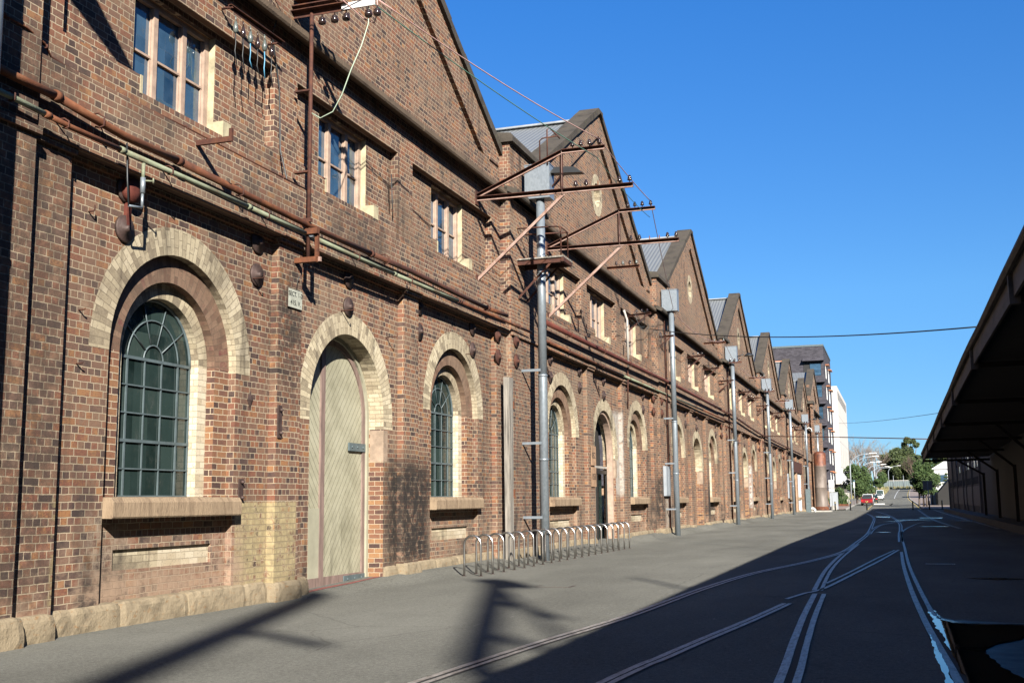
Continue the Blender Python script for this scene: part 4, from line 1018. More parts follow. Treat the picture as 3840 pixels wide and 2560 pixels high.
for i,(y,lab) in enumerate([(49.9,'thin black downpipe in the shadow of the pole with the square box'),(70.2,'thin downpipe beside the hooded lamp pole'),(90.5,'thin downpipe beside the pole by the whitewashed wall'),(110.8,'thin downpipe beside the timber posts')]):
    pipe('downpipe',lab,'pipe',[(-9.5,y,9.7),(-9.5,y,5),(-9.5,y,.25)],.04,['rust_dark'],4,.1,group='downpipes on the main piers')
# orange clamp bracket that holds the end of the green pipe
t=thing('pipe_bracket','bright rusty orange clamp bracket beside the small enamel sign','bracket',(-9.72,16.95,5.75))
def bx(name,m,*a): mb=MB(); mb.box(*a); o=mb.build(name,M[m]); o.parent=t; return o
bx('lower_arm','rust_orange',0,.42,-.04,.04,0,.09); bx('lower_arm','pinksteel',.18,.46,.05,.1,.02,.1); bx('upper_arm','rust_orange',.16,.44,-.04,.05,.5,.60); bx('upright','rust_orange',.36,.42,.03,.09,.08,.52)
mb=MB(); mb.tube([(.30,-.0,.50),(.30,.12,.50)],.05,10); o=mb.build('pipe_saddle',M['galv']); o.parent=t
mb=MB(); mb.box(0,.30,-.03,.03,.72,.79); o=mb.build('tie_arm',M['rust_dark']); o.parent=t
# the valve assembly hanging from the green pipe over the first arch
t=thing('valve_assembly','small green valve with a hose hanging from the green pipe above the first arch','valve',(-9.45,12.35,6.2))
mb=MB(); mb.tube([(0,0,0),(0,0,-.22)],.025,8); o=mb.build('stem',M['greenpipe']); o.parent=t
mb=MB(); mb.tube([(0,0,-.2),(0,0,-.42)],.035,10); mb.tube([(0,0,-.42),(0,0,-.62)],.02,8); mb.tube([(0,0,-.62),(0,-.28,-.66)],.016,8); o=mb.build('valve_body',M['galv']); o.parent=t
mb=MB(); mb.tube([(0,0,-.24),(.1,.08,-.24)],.012,6); mb.lathe((.1,.08,-.24),[(.045,0),(.05,.012),(.02,.02)],10,axis=(1,.6,0)); o=mb.build('hand_wheel',M['greenpipe']); o.parent=t
mb=MB(); mb.tube([(0,-.28,-.66),(-.02,-.30,-.3),(-.05,-.3,.2)],.012,6); o=mb.build('hose',M['wire']); o.parent=t
# long iron straps, hooks and rods in the masonry
def rod(y,z,p,x,label,h=0.07):
    t=thing('wall_hook',label,'hook',(x,y,z),'thin iron rods sticking out of the brickwork')
    mb=MB(); mb.tube([(-.05,0,0),(p-.02,0,0),(p,0,.01),(p,0,h)],.011,6); o=mb.build('rod',M['rust_dark']); o.parent=t
rod(18.97,5.24,.27,B,'thin iron rod poking out above the big door arch'); rod(21.0,5.0,.26,B,'thin iron rod sticking out right of the big door arch'); rod(15.77,5.27,.25,B,'thin iron rod sticking out right of the first arch')
rod(11.8,5.43,.1,B,'short iron hook upper left of the first arch',.08); rod(11.7,4.1,.1,B,'short iron peg left of the first arch at its springing',.02); rod(11.7,3.4,.1,B,'lower short iron peg left of the first arch',.02); rod(25.6,5.2,.2,B,'thin rod at the third arch',.02)
for (y,z0,z1,x,lab) in ((16.5,2.68,3.23,PF,'long rusty iron strap bolted to the pilaster under the enamel sign'),(15.6,1.64,1.99,B,'short dark iron plate above the yellow painted bricks')):
    t=thing('iron_strap',lab,'iron strap',(x,y,z0)); mb=MB(); mb.box(0,.025,-.06,.06,0,z1-z0); o=mb.build('strap',M['iron']); o.parent=t
    for k in (.15,.85): mb=MB(); mb.lathe((.02,0,(z1-z0)*k),[(.03,0),(.03,.03),(.015,.06)],8,axis=(1,0,0)); o=mb.build('bolt',M['iron']); o.parent=t
mb=MB(); mb.faces([(.05,0,.15),(0,.09,0),(0,0,-.15),(0,-.09,0),(0,0,.15),(.03,0,0)],[(5,1,4),(5,2,1),(5,3,2),(5,4,3)]); o=mb.build('diamond_plate',M['iron'],loc=(B+.01,15.82,3.27)); tag(o,'small diamond shaped iron plate between the first window and the pilaster','iron plate')
t=thing('ledge_bracket','flat rusty arm sticking out of the ledge between the first arch and the sign','bracket',(FF,13.8,6.95)); mb=MB(); mb.box(0,.62,-.025,.025,-.04,.04); mb.box(.57,.62,-.025,.025,.04,.16); o=mb.build('arm',M['rust_dark']); o.parent=t
# red rusted pulley housing above the arch
t=thing('pulley','rust red pulley housing and disc over the first arch','pulley',(B,12.55,5.9)); mb=MB(); mb.lathe((.02,0,0),[(.17,0),(.17,.12),(.05,.14)],16,axis=(1,0,0)); o=mb.build('wheel',M['redpipe']); o.parent=t
mb=MB(); mb.box(0,.06,-.04,.04,-.5,-.1); o=mb.build('bar',M['redpipe']); o.parent=t
# small rusty wall brackets on the far bays
def small_bracket(y,z,label,s=1.0):
    t=thing('wall_bracket',label,'bracket',(B,y,z),'small rusty triangular brackets on the upper wall')
    mb=MB(); mb.angle((0,0,0),(.95*s,0,.05),.08,.012); o=mb.build('arm',M['rust_dark']); o.parent=t
    mb=MB(); mb.angle((.8*s,0,0),(0,0,-.62*s),.06,.012); o=mb.build('strut',M['rust_dark']); o.parent=t
    for k in range(3):
        o=insulator((.35+.22*k,0,.08),.8).build('insulator',M['porc']); o.parent=t
    return t
SB=[(44.0,9.0,'small rusty bracket right of the pale downpipe in the second bay'),(48.9,8.75,'cluttered rusty bracket beside the pole with the square box'),(57.6,8.9,'rusty triangular bracket at the left upper window of the third bay'),(62.6,8.8,'rusty triangular bracket at the right of the third bay centre window'),
(68.6,8.7,'rusty bracket left of the hooded lamp pole'),(77.5,8.8,'rusty bracket on the left of the fourth bay'),(82.5,8.8,'rusty bracket in the middle of the fourth bay'),(88.6,8.7,'rusty bracket left of the whitewash pole'),(98,8.8,'rusty bracket in the fifth bay left'),(103,8.8,'rusty bracket in the fifth bay right'),(118.5,8.8,'rusty bracket above the timber posts'),(124,8.8,'rusty bracket above the white doors')]
for y,z,l in SB: small_bracket(y,z,l)
def rack(y,z,label,x0=B):
    t=thing('insulator_rack',label,'insulator rack',(x0,y,z),'horizontal insulator racks on the gables')
    mb=MB(); mb.angle((0,0,0),(1.25,0,.0),.09,.012); o=mb.build('bar',M['rust']); o.parent=t
    for k in range(4): o=insulator((.35+.26*k,0,.04)).build('insulator',M['porc_w' if k%2 else 'porc']); o.parent=t
rack(40.6,10.3,'rusty insulator rack seen behind the strut of the far line bracket'); rack(63.5,10.4,'insulator rack low on the third gable'); rack(84.5,10.5,'insulator rack low on the fourth gable'); rack(104.5,10.4,'insulator rack low on the fifth gable')
# clutter beside the far poles
t=thing('white_conduit','white plastic conduit bends at the top of the pole right of the loading doors','conduit',(-9.3,131.2,9.0))
mb=MB(); mb.tube([(0,0,-2),(0,0,0),(.1,0,.3),(.5,0,.5),(.75,0,.35),(.8,0,0)],.06,8); mb.tube([(0,0,-.3),(0,-.5,-.3),(0,-.5,-1.5)],.05,8); o=mb.build('pipe',M['white']); o.parent=t
# timber post on the main pier
t=thing('timber_post','split grey weathered timber post fixed to the brick pier left of the tall pole','post',(-9.5,27.72,0.1))
mb=MB(); mb.box(-.05,.09,-.16,.15,-.05,4.72,j=.012); o=mb.build('post',M['timber_grey']); o.parent=t
for z in (1.6,3.9): mb=MB(); mb.box(-.02,.12,.13,.2,z,z+.2); o=mb.build('rusty_fixing',M['rust']); o.parent=t
# grey electrical cabinet on the second main pier
t=thing('meter_cabinet','flat pale grey cabinet on the pier beside the pole with the square box','cabinet',(-9.56,49.35,1.75))
mb=MB(); mb.box(0,.12,-.5,.55,0,1.3); mb.box(.12,.13,-.45,.0,.05,1.25); mb.box(.12,.13,.05,.5,.05,1.25); o=mb.build('body',M['lampgrey']); o.parent=t
t=thing('meter_cabinet','narrow grey cabinet on the pier left of the timber posts','cabinet',(-9.56,110,1.6)); mb=MB(); mb.box(0,.1,-.4,.4,0,2.3); o=mb.build('body',M['lampgrey']); o.parent=t
# ------------------------------------------------------------------ signs with writing
def text(s,size,mat,parent,x,y,z,name='lettering',align='CENTER'):
    c=bpy.data.curves.new('t','FONT'); c.body=s; c.size=size; c.align_x=align; c.align_y='CENTER'; c.extrude=.002; c.resolution_u=3
    o=bpy.data.objects.new('t',c); COL.objects.link(o); bpy.context.view_layer.update()
    me=bpy.data.meshes.new_from_object(o.evaluated_get(bpy.context.evaluated_depsgraph_get())); me.materials.clear(); me.materials.append(mat)
    bpy.data.objects.remove(o)
    me.transform(Matrix(((0,0,1,x),(1,0,0,y),(0,1,0,z),(0,0,0,1))))
    n=bpy.data.objects.new(name,me); COL.objects.link(n); n.parent=parent; return n
t=thing('enamel_sign','small cream enamel sign reading SECT. 1-2 415. V. beside the big olive door','sign',(-9.70,16.92,5.11))
mb=MB(); mb.box(0,.012,-.235,.235,-.16,.16,0); mb.box(-.003,.009,-.242,.242,-.167,.167,1); o=mb.build('plate',[M['sign_cream'],M['iron']]); o.parent=t
text('SECT. 1-2',.115,M['black'],t,.014,0,.075); text('415. V.',.125,M['black'],t,.014,.01,-.075)
mb=MB(); mb.tube([(.0,.05,.16),(.02,.06,.36),(.05,.08,.42)],.008,5); o=mb.build('hanging_wire',M['wire']); o.parent=t
for s,z,l in (('052',3.1,'upper plywood number board reading 052 left of the dark doorway'),('058',2.38,'lower plywood number board reading 058 left of the dark doorway')):
    t=thing('number_board',l,'sign',(-9.70,37.27,z)); mb=MB(); mb.box(0,.02,-.30,.30,-.33,.33); o=mb.build('board',M['ply']); o.parent=t; text(s,.3,M['black'],t,.022,0,0)
# ------------------------------------------------------------------ wires
def sag(a,b,s,n=14): 
    a=Vector(a);b=Vector(b); return [a+(b-a)*k/n-Vector((0,0,s*4*(k/n)*(1-k/n))) for k in range(n+1)]
def wire(label,pts,r,m,cat='cable'):
    L=Vector(pts[0]); t=thing('overhead_wire',label,cat,L); mb=MB(); mb.tube([Vector(p)-L for p in pts],r,6); o=mb.build('strand',M[m]); o.parent=t; return t
wire('pink insulated wire from the crossarm above the door to the near line bracket',[(-10.2,13.2,12.2),(-8.7,16.6,10.32)]+[(-8.5,17.05,10.12),(-8.35,17.2,10.08),(-8.22,17.05,10.2),(-8.2,17,10.4)]+sag((-8.2,17,10.42),(-6.56,26.45,10.60),.12),.013,'wire_pink')
wire('pale wire between the two large line brackets',sag((-6.56,26.45,10.6),(-6.56,32.74,10.6),.06),.013,'wire_pink')
wire('pale wire from the far line bracket down to the pole with the square box',sag((-6.56,32.74,10.6),(-9.0,49.4,10.1),.1),.012,'wire_pink')
wire('green wire from the crossarm to the underside of the near line bracket',[(-8.9,13.3,11.9),(-8.36,17,10.44)]+sag((-8.36,17,10.42),(-6.62,26.45,10.12),.1),.011,'wire_green')
wire('thin dark green wire between the undersides of the two line brackets',sag((-6.62,26.45,10.12),(-6.6,32.74,10.1),.1),.009,'wire_green')
wire('loose pale green wire drooping from the crossarm back to the rusty riser pipe',[(-8.36,17,10.3),(-8.38,17.02,10.0),(-8.5,17.0,9.6),(-8.68,16.95,9.15),(-8.85,16.95,8.72),(-9.05,17.0,8.45),(-9.3,17.0,8.36),(-9.48,17.0,8.48)],.011,'wire_pale')
wire('cable loop from the square box pole to the rack on the third gable',sag((-9.0,49.4,10.0),(-8.7,63.5,10.5),.5),.014,'wire_pink')
wire('cable loop from the third gable rack to the hooded lamp pole',sag((-8.7,63.5,10.5),(-9.0,69.7,10.1),.1)+sag((-9.0,69.7,10.1),(-8.7,84.5,10.6),.5)[1:],.014,'wire_pink')
wire('far cable loop between the fourth and fifth gable racks',sag((-8.7,84.5,10.6),(-9,90,10.0),.1)+sag((-9,90,10.0),(-8.7,104.5,10.5),.5)[1:],.014,'wire_pink')
wire('twisted black cable crossing the street from the brick wall to the dark canopy roof',sag((-9.75,47.8,9.0),(2.0,27.6,5.47),.30,30),.019,'wire')
wire('dark straight cable crossing the street low, near the end of the canopy',[(-8.7,130.5,8.2),(-6,125,7.85),(2.0,74,4.95)] if False else sag((-9.4,84,6.15),(2.1,74.2,5.15),-.02),.035,'rust_dark')
t=wire('thin sagging catenary wire crossing the far end of the street',sag((-9.3,135,10.5),(2.0,52,5.2),.35,20),.012,'wire')
# power cables behind the upper windows' bracket: short tangles under the cornice
for k,(y,l) in enumerate([(43.8,'tangle of thin black cables hanging at the pale downpipe'),(48.5,'tangle of thin black cables near the square box pole')]):
    t=thing('cable_tangle',l,'cables',(-9.6,y,8.9))
    for j in range(6):
        mb=MB(); a=Vector((random.uniform(-.1,.5),random.uniform(-.6,.6),random.uniform(-.1,.3))); b=Vector((random.uniform(-.1,.6),random.uniform(-.6,.8),random.uniform(-.5,.2))); mb.tube(sag(a,b,random.uniform(.1,.5),10),.009,5); o=mb.build('cable',M['wire']); o.parent=t
# ------------------------------------------------------------------ dark goods canopy on the right
def ip(P,v):
    if v<=P[0][0]: return P[0][1]
    for (a,b),(c,d) in zip(P,P[1:]):
        if v<=c: return b+(d-b)*(v-a)/(c-a)
    return P[-1][1]
EZ=[(31,5.45),(41.6,5.31),(52,5.16),(65,4.93),(75,4.74),(82,4.58)]
EX=[(60,2.04),(83,1.95)]
canopy=thing('goods_canopy','black timber platform canopy with a peeling gutter edge opposite the brick workshop','canopy',(4,30,0))
def cpart(mb,name,mats,par=canopy):
    o=mb.build(name,mats); o.parent=par; o.matrix_parent_inverse=Matrix.Translation(-Vector(par.location)); return o
ysc=[-45+k*3 for k in range(43)]; ysc=[y for y in ysc if y<82]+[82.5]
mb=MB(); V=[]
for y in ysc:
    e=ip(EX,y); z=ip(EZ,y); w=mnoise.noise(Vector((y*.13,0,0)))*.035
    V+=[(e+w,y,z-.02),(9.5,y,z+2.4),(9.5,y,z+2.25),(e+.04+w,y,z-.14)]
n=len(ysc); F=[]
for j in range(n-1):
    for k in range(4): F.append((4*j+k,4*j+(k+1)%4,4*j+4+(k+1)%4,4*j+4+k))
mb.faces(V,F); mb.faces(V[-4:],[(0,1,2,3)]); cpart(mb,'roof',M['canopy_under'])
mb=MB()
for y0,y1 in zip(ysc,ysc[1:]):      # half-round gutter and fascia board
    P=[]
    for y in (y0,y1):
        e=ip(EX,y)+mnoise.noise(Vector((y*.13,0,0)))*.035; z=ip(EZ,y)+mnoise.noise(Vector((0,y*.4,0)))*.012
        P.append([(e-.07,y,z),(e-.085,y,z-.07),(e-.04,y,z-.13),(e+.02,y,z-.13),(e+.03,y,z-.0),(e-.02,y,z-.03)])
    mb.faces(P[0]+P[1],[(k,(k+1)%6,6+(k+1)%6,6+k) for k in range(6)],0,False)
cpart(mb,'gutter',M['fascia'])
mb=MB()
for y0,y1 in zip(ysc,ysc[1:]):
    a,b=ip(EX,y0)+.05,ip(EX,y1)+.05; z0,z1=ip(EZ,y0),ip(EZ,y1)
    V=[(a,y0,z0-.13),(a,y0,z0-.52),(a+.05,y0,z0-.52),(a+.05,y0,z0-.13),(b,y1,z1-.13),(b,y1,z1-.52),(b+.05,y1,z1-.52),(b+.05,y1,z1-.13)]
    mb.faces(V,[(0,1,5,4),(1,2,6,5),(2,3,7,6),(3,0,4,7)])
cpart(mb,'fascia',M['fascia'])
mb=MB()
for y0,y1 in zip(ysc,ysc[1:]):      # flat boarded soffit behind the fascia
    z0,z1=ip(EZ,y0)-.40,ip(EZ,y1)-.40; mb.face([(2.1,y0,z0),(6.2,y0,z0+.1),(6.2,y1,z1+.1),(2.1,y1,z1)])
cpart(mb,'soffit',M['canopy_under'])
CX=5.75
for k,y in enumerate([-20.4,-10.2,0,10.2,20.4,30.6,40.8,51,61.2,71.4,81.9]):
    z=ip(EZ,y)-.52; e=ip(EX,y)
    mb=MB(); mb.box(e-.02,e+.16,y-.08,y+.08,z-.12,z+.38); cpart(mb,'eave_bracket',M['fascia'])
    mb=MB(); mb.obox((e+.05,y,z-.03),(6.2,y,z),.12,.14); cpart(mb,'beam',M['shed_dark'])
    mb=MB(); mb.obox((4.2,y,z-.06),(CX,y,3.05),.11,.12); cpart(mb,'brace',M['shed_dark'])
    mb=MB(); mb.box(CX-.08,CX+.08,y-.08,y+.08,.3,3.15); cpart(mb,'column',M['shed_dark'])
mb=MB(); mb.box(4.95,6.4,-45,130,-.2,.34); cpart(mb,'platform',M['shed_dark'])
shed=thing('goods_shed','long dark goods shed behind the canopy columns with cream lower sheeting','building',(6.6,90,0))
def spart(mb,name,mats): return cpart(mb,name,mats,shed)
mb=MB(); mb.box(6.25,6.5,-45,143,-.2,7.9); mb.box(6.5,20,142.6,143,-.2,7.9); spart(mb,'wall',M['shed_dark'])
mb=MB(); mb.box(13,40,-60,133,6,15.5); mb.faces([(13,-60,15.5),(13,133,15.5),(26,133,21),(26,-60,21),(40,133,15.5),(40,-60,15.5)],[(0,1,2,3),(3,2,4,5)]); spart(mb,'sky_blocker',M['shed_dark'])  # unseen bulk added above the shed to block sky light from the street
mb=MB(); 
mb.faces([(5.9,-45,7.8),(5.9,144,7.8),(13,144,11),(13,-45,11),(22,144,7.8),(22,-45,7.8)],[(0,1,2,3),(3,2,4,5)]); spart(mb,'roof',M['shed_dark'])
for y0,y1 in ((92,101),(101.4,109),(109.4,113.5),(114.2,124),(124.4,133.5)):
    mb=MB(); mb.box(6.19,6.25,y0,y1,.85,2.42); spart(mb,'cream_panel',M['shed_panel'])
mb=MB(); mb.box(6.17,6.25,133.8,141.5,3.6,7.2); spart(mb,'pale_panel',M['lampgrey'] if False else M['shed_panel'])
for y in (92,101.2,109.2,113.8,124.2,133.6,142.9):
    mb=MB(); mb.box(6.10,6.24,y-.14,y+.14,0,7.4); spart(mb,'wall_post',M['shed_panel'])
mb=MB()
for y in [92.6+k*1.0 for k in range(49)]: mb.box(6.2,6.25,y,y+.5,2.6,3.15)
spart(mb,'lower_louvres',M['canopy_under'])
for r_,(z0,z1) in enumerate(((3.9,4.5),(4.75,5.35),(5.6,6.2),(6.45,7.0))):
    for y in (93,96.5,100,104.5,108,113,118,124):
        if (r_+int(y))%4==3: continue
        mb=MB(); mb.box(6.2,6.24,y,y+1.5,z0,z1); spart(mb,'window_slot',M['daylight_glass'])
# ------------------------------------------------------------------ rusty tank and things around it
tx,ty=-8.05,135.6
t=thing('rusty_tank','tall rusting steel tank on a concrete base at the end of the brick wall','tank',(tx,ty,0))
mb=MB(); mb.lathe((0,0,.2),[(.76,0),(.74,.1),(.70,.12),(.70,2.55),(.715,2.58),(.70,2.61),(.70,5.0),(.715,5.03),(.70,5.06),(.70,6.35),(.66,6.55),(.5,6.7),(.2,6.76),(.02,6.77)],36); o=mb.build('body',M['tank']); o.parent=t
mb=MB(); mb.lathe((0,0,.15),[(.80,0),(.80,.16),(.72,.45)],36); o=mb.build('base_ring',M['rust']); o.parent=t
mb=MB(); mb.box(-1.2,1.1,-1.2,1.2,-.05,.16); o=mb.build('concrete_base',M['concrete']); o.parent=t
t=thing('switch_cabinet','tall narrow green-grey cabinet against the wall left of the rusty tank','cabinet',(-9.2,130.6,0)); mb=MB(); mb.box(-.25,.25,-.3,.3,0,2.6); mb.box(.25,.27,-.26,.26,.1,2.5); o=mb.build('body',M['frame_grey']); o.parent=t
t=thing('vent_pipe','short white bent pipe on the ground at the foot of the rusty tank','pipe',(-8.9,131.6,0)); mb=MB(); mb.tube([(-.4,0,.25),(-.1,0,.42),(.15,0,.42),(.3,0,.3),(.3,0,0)],.14,12); o=mb.build('bend',M['white']); o.parent=t
t=thing('parking_sign','white street sign pair on a post just right of the rusty tank','sign',(-7.55,149,0))
mb=MB(); mb.tube([(0,0,0),(0,0,3.9)],.035,8); o=mb.build('post',M['lampgrey']); o.parent=t
for z0,z1 in ((2.9,3.85),(2.35,2.8)):
    mb=MB(); mb.box(-.34,.34,-.05,-.03,z0,z1,0); mb.box(-.28,.28,-.056,-.05,z0+.1,z0+.14,1); mb.box(-.22,.22,-.056,-.05,z1-.3,z1-.26,1); mb.box(-.28,.28,-.056,-.05,z1-.12,z1-.09,1); o=mb.build('plate',[M['white'],M['black']]); o.parent=t
t=thing('street_cabinet','pale grey street cabinet on the pavement right of the rusty tank','cabinet',(-7.45,151.5,0.05)); mb=MB(); mb.box(-.5,.5,-.35,.35,0,2.2); mb.box(-.54,.54,-.39,.39,2.2,2.26); o=mb.build('body',M['lampgrey']); o.parent=t
mb=MB(); mb.box(-.3,.35,-.8,-.5,0,.55); o=mb.build('low_box',M['concrete']); o.parent=t
for k,(x,y,l) in enumerate([(-7.15,147.5,'black bollard with a yellow band, leftmost, beside the grey street cabinet'),(-5.35,148.4,'black bollard with a yellow band at the foot of the first street lamp'),(-3.37,148.2,'black bollard with a yellow band in front of the red car'),(2.07,148.3,'black bollard at the right edge of the sunlit road'),(4.04,150,'black bollard in the shade in front of the sign back'),(5.6,152,'black bollard nearest the goods shed corner')]):
    t=thing('bollard',l,'bollard',(x,y,hz(x,y)),'black bollards across the end of the street'); mb=MB(); mb.lathe((0,0,0),[(.085,0),(.085,1.05),(.07,1.12),(.03,1.14)],14); o=mb.build('post',M['black']); o.parent=t
    if k<3: mb=MB(); mb.lathe((0,0,.93),[(.088,0),(.088,.07)],14); o=mb.build('band',M['yellow']); o.parent=t
t=thing('sign_board','grey back of a square traffic sign on a post behind the right bollards','sign',(4.1,154,.05)); mb=MB(); mb.tube([(0,0,0),(0,0,3.6)],.035,8); o=mb.build('post',M['lampgrey']); o.parent=t
mb=MB(); mb.box(-.62,.58,-.03,-.01,2.4,3.6); o=mb.build('plate',M['shed_panel']); o.parent=t
t=thing('sign_post','narrow white and red parking sign edge-on beside the first street lamp','sign',(-5.95,185,.4)); mb=MB(); mb.tube([(0,0,0),(0,0,3.6)],.04,8); o=mb.build('post',M['lampgrey']); o.parent=t
mb=MB(); mb.box(-.12,.12,-.06,-.04,2.7,3.6); o=mb.build('plate',M['white']); o.parent=t
t=thing('low_wall','grey rendered garden wall behind the first street lamp','wall',(-10,198,.5)); mb=MB(); mb.box(-1,2.8,-.1,.1,0,1.9); o=mb.build('wall',M['concrete']); o.parent=t
t=thing('planter','dark rusty steel planter edge in front of the garden wall','planter',(-8.2,176,.2)); mb=MB(); mb.box(-1.2,1.6,-.15,.15,0,.45); o=mb.build('edge',M['rust']); o.parent=t
g=tufts('spiky_plants',[(-8.9,177),(-8.4,177.2),(-7.9,177.1),(-7.2,177.3)],M['leaf_green'],1.5,40,.4); tag(g,'spiky green plants growing in the rusty planter','plants',kind='stuff')
# ------------------------------------------------------------------ distant buildings
def bld(name,label,loc): return thing(name,label,'building',loc)
apt=bld('apartment_building','charcoal brick apartment building with corner windows and small orange awnings, behind the brick gables',(-25,192,0))
ap=lambda mb,name,m: cpart(mb,name,m,apt)
mb=MB(); y0,y1,x1=182,203,-9.5; mb.box(-52,x1,y0,y1,3.9,25.4); ap(mb,'walls',M['dark_apt'])
mb=MB(); mb.box(-50,x1-.8,y0+.6,y1-.5,0,3.9); ap(mb,'brick_base',M['ply'])
mb=MB(); mb.box(-52.1,x1+.08,y0-.08,y1+.1,25.4,25.7); ap(mb,'parapet',M['frame_grey'])
def apt_window(x0,x1_,z,face='front',aw=True):
    mb=MB(); g=MB(); a=MB()
    if face=='front':
        g.box(x0,x1_,y0-.05,y0-.02,z,z+1.9); mb.box(x0-.12,x0,y0-.12,y0-.01,z-.1,z+2); mb.box(x1_,x1_+.12,y0-.12,y0-.01,z-.1,z+2); mb.box((x0+x1_)/2-.05,(x0+x1_)/2+.05,y0-.1,y0-.01,z,z+1.9)
        a.box(x0-.3,x1_+.3,y0-.7,y0-.01,z+2.15,z+2.27)
    else:
        g.box(x1+.01,x1+.05,x0,x1_,z,z+1.9); mb.box(x1+.02,x1+.09,x0-.1,x0+.04,z-.05,z+1.95); mb.box(x1+.02,x1+.09,(x0+x1_)/2-.05,(x0+x1_)/2+.05,z-.05,z+1.95)
        a.box(x1+.02,x1+.6,x0-.3,x1_+.3,z+2.1,z+2.2)
    f=mb.build('window_frame',M['white']); w=ap(g,'window',M['glass_up']); f.parent=w
    if aw: ap(a,'awning',M['orange'])
for k in range(6):
    z=20.7-3.42*k
    for u,v in ((186.2,188.2),(194,197)): apt_window(u,v,z,'side')
    if k==0: apt_window(-17.6,-15.2,z+.3,'front')
    # corner loggia: flat dark slab paints the recess's shade, glazed box under a chamfered hood
    mb=MB(); mb.box(-12.6,-9.9,y0-.06,y0-.01,z,z+2.35); ap(mb,'recess_shade_panel',M['dark'])
    mb=MB(); mb.box(-11.6,-9.95,y0-.16,y0-.07,z+.05,z+1.9); ap(mb,'corner_window',M['glass_up'])
    mb=MB(); mb.faces([(-12.7,y0-.05,z+2.9),(-9.4,y0-.05,z+2.9),(-9.4,y0-.9,z+2.35),(-12.7,y0-.9,z+2.35),(-12.7,y0-.05,z+2.3),(-9.4,y0-.05,z+2.3)],[(0,3,2,1),(3,4,5,2),(0,4,3),(1,2,5)]); ap(mb,'hood',M['dark_apt'])
    mb=MB(); mb.box(-12.6,-9.35,y0-.5,y0-.02,z-.95,z-.02); ap(mb,'balcony_front',M['dark_apt'])
wb=bld('white_building','plain off-white slab building with narrow vertical slots, beyond the charcoal apartments',(-20,260,0))
mb=MB(); mb.box(-30,-10,237,284,4.3,24.2); cpart(mb,'walls',M['white_apt'],wb)
mb=MB(); mb.box(-29,-10.8,238,284,0,4.3); cpart(mb,'base',M['shed_panel'],wb)
for k in range(9):
    mb=MB(); mb.box(-10.0,-9.97,239+k*4.7,241+k*4.7,21.6,23.3); cpart(mb,'window',M['dark'],wb)
mb=MB()
for z in (7.8,13,18.3): mb.box(-30,-9.985,236.98,284,z,z+.07)
for k in range(4): mb.box(-9.99,-9.96,243+k*9,243.2+k*9,6,12)
cpart(mb,'panel_joint',M['concrete'],wb)
mb=MB(); mb.box(-10.4,-9.6,238,262,4.3,7.2); cpart(mb,'fin',M['white'],wb)
t=thing('entry_canopy','small orange framed entrance at the foot of the charcoal apartments','entrance',(-9.8,205,.5)); mb=MB(); mb.box(0,1.4,0,2,2.6,2.85); mb.box(1.2,1.4,0,.25,0,2.6); mb.box(0,.2,0,.2,0,2.6); o=mb.build('frame',M['orange']); o.parent=t
hs=bld('white_house','bright white house half hidden by trees on the right',(12.5,300,1)); mb=MB(); mb.box(-3.2,3.5,0,8,0,7.4); cpart_o=mb.build('walls',M['white']); cpart_o.parent=hs
mb=MB(); mb.faces([(-3.6,-.4,7.4),(3.9,-.4,7.4),(3.9,8.4,7.4),(-3.6,8.4,7.4),(0,4,9.6)],[(0,1,4),(1,2,4),(2,3,4),(3,0,4)]); o=mb.build('roof',M['white']); o.parent=hs
mb=MB(); mb.box(-1.8,.2,-.05,-.02,4.2,6.0); o=mb.build('window',M['glass_up']); o.parent=hs
t=thing('metal_fence','grey corrugated metal fence on the rise at the end of the road','fence',(2,424,4.4)); mb=MB(); mb.box(-6,9,-.05,.05,0,2.9); o=mb.build('sheeting',M['fence_iron']); o.parent=t
mb=MB(); mb.box(-6,3,-.15,.15,2.9,3.15); o=mb.build('pale_top_rail',M['concrete']); o.parent=t
for k in range(5): mb=MB(); mb.tube([(-5.5+k*3.4,-.2,0),(-5.5+k*3.4,-.2,4.8)],.07,6); o=mb.build('post',M['lampgrey']); o.parent=t
t=thing('sheet_fence','pale grey sheet metal fence in the sun behind the right street trees','fence',(5.5,186,.3)); mb=MB(); mb.box(-.3,2.4,-.05,.05,0,2.3); o=mb.build('sheeting',M['lampgrey']); o.parent=t
t=thing('site_shed','dark shed with a steep roof between the street trees and the goods shed','shed',(9.4,176,.2))
mb=MB(); mb.faces([(-3.4,0,0),(3.4,0,0),(3.4,0,5.2),(-.2,0,5.6),(-3.4,0,1.9),(-3.4,10,0),(3.4,10,0),(3.4,10,5.2),(-.2,10,5.6),(-3.4,10,1.9)],[(0,1,2,3,4),(9,8,7,6,5),(4,3,8,9),(3,2,7,8),(0,4,9,5)]); o=mb.build('walls',M['shed_dark']); o.parent=t
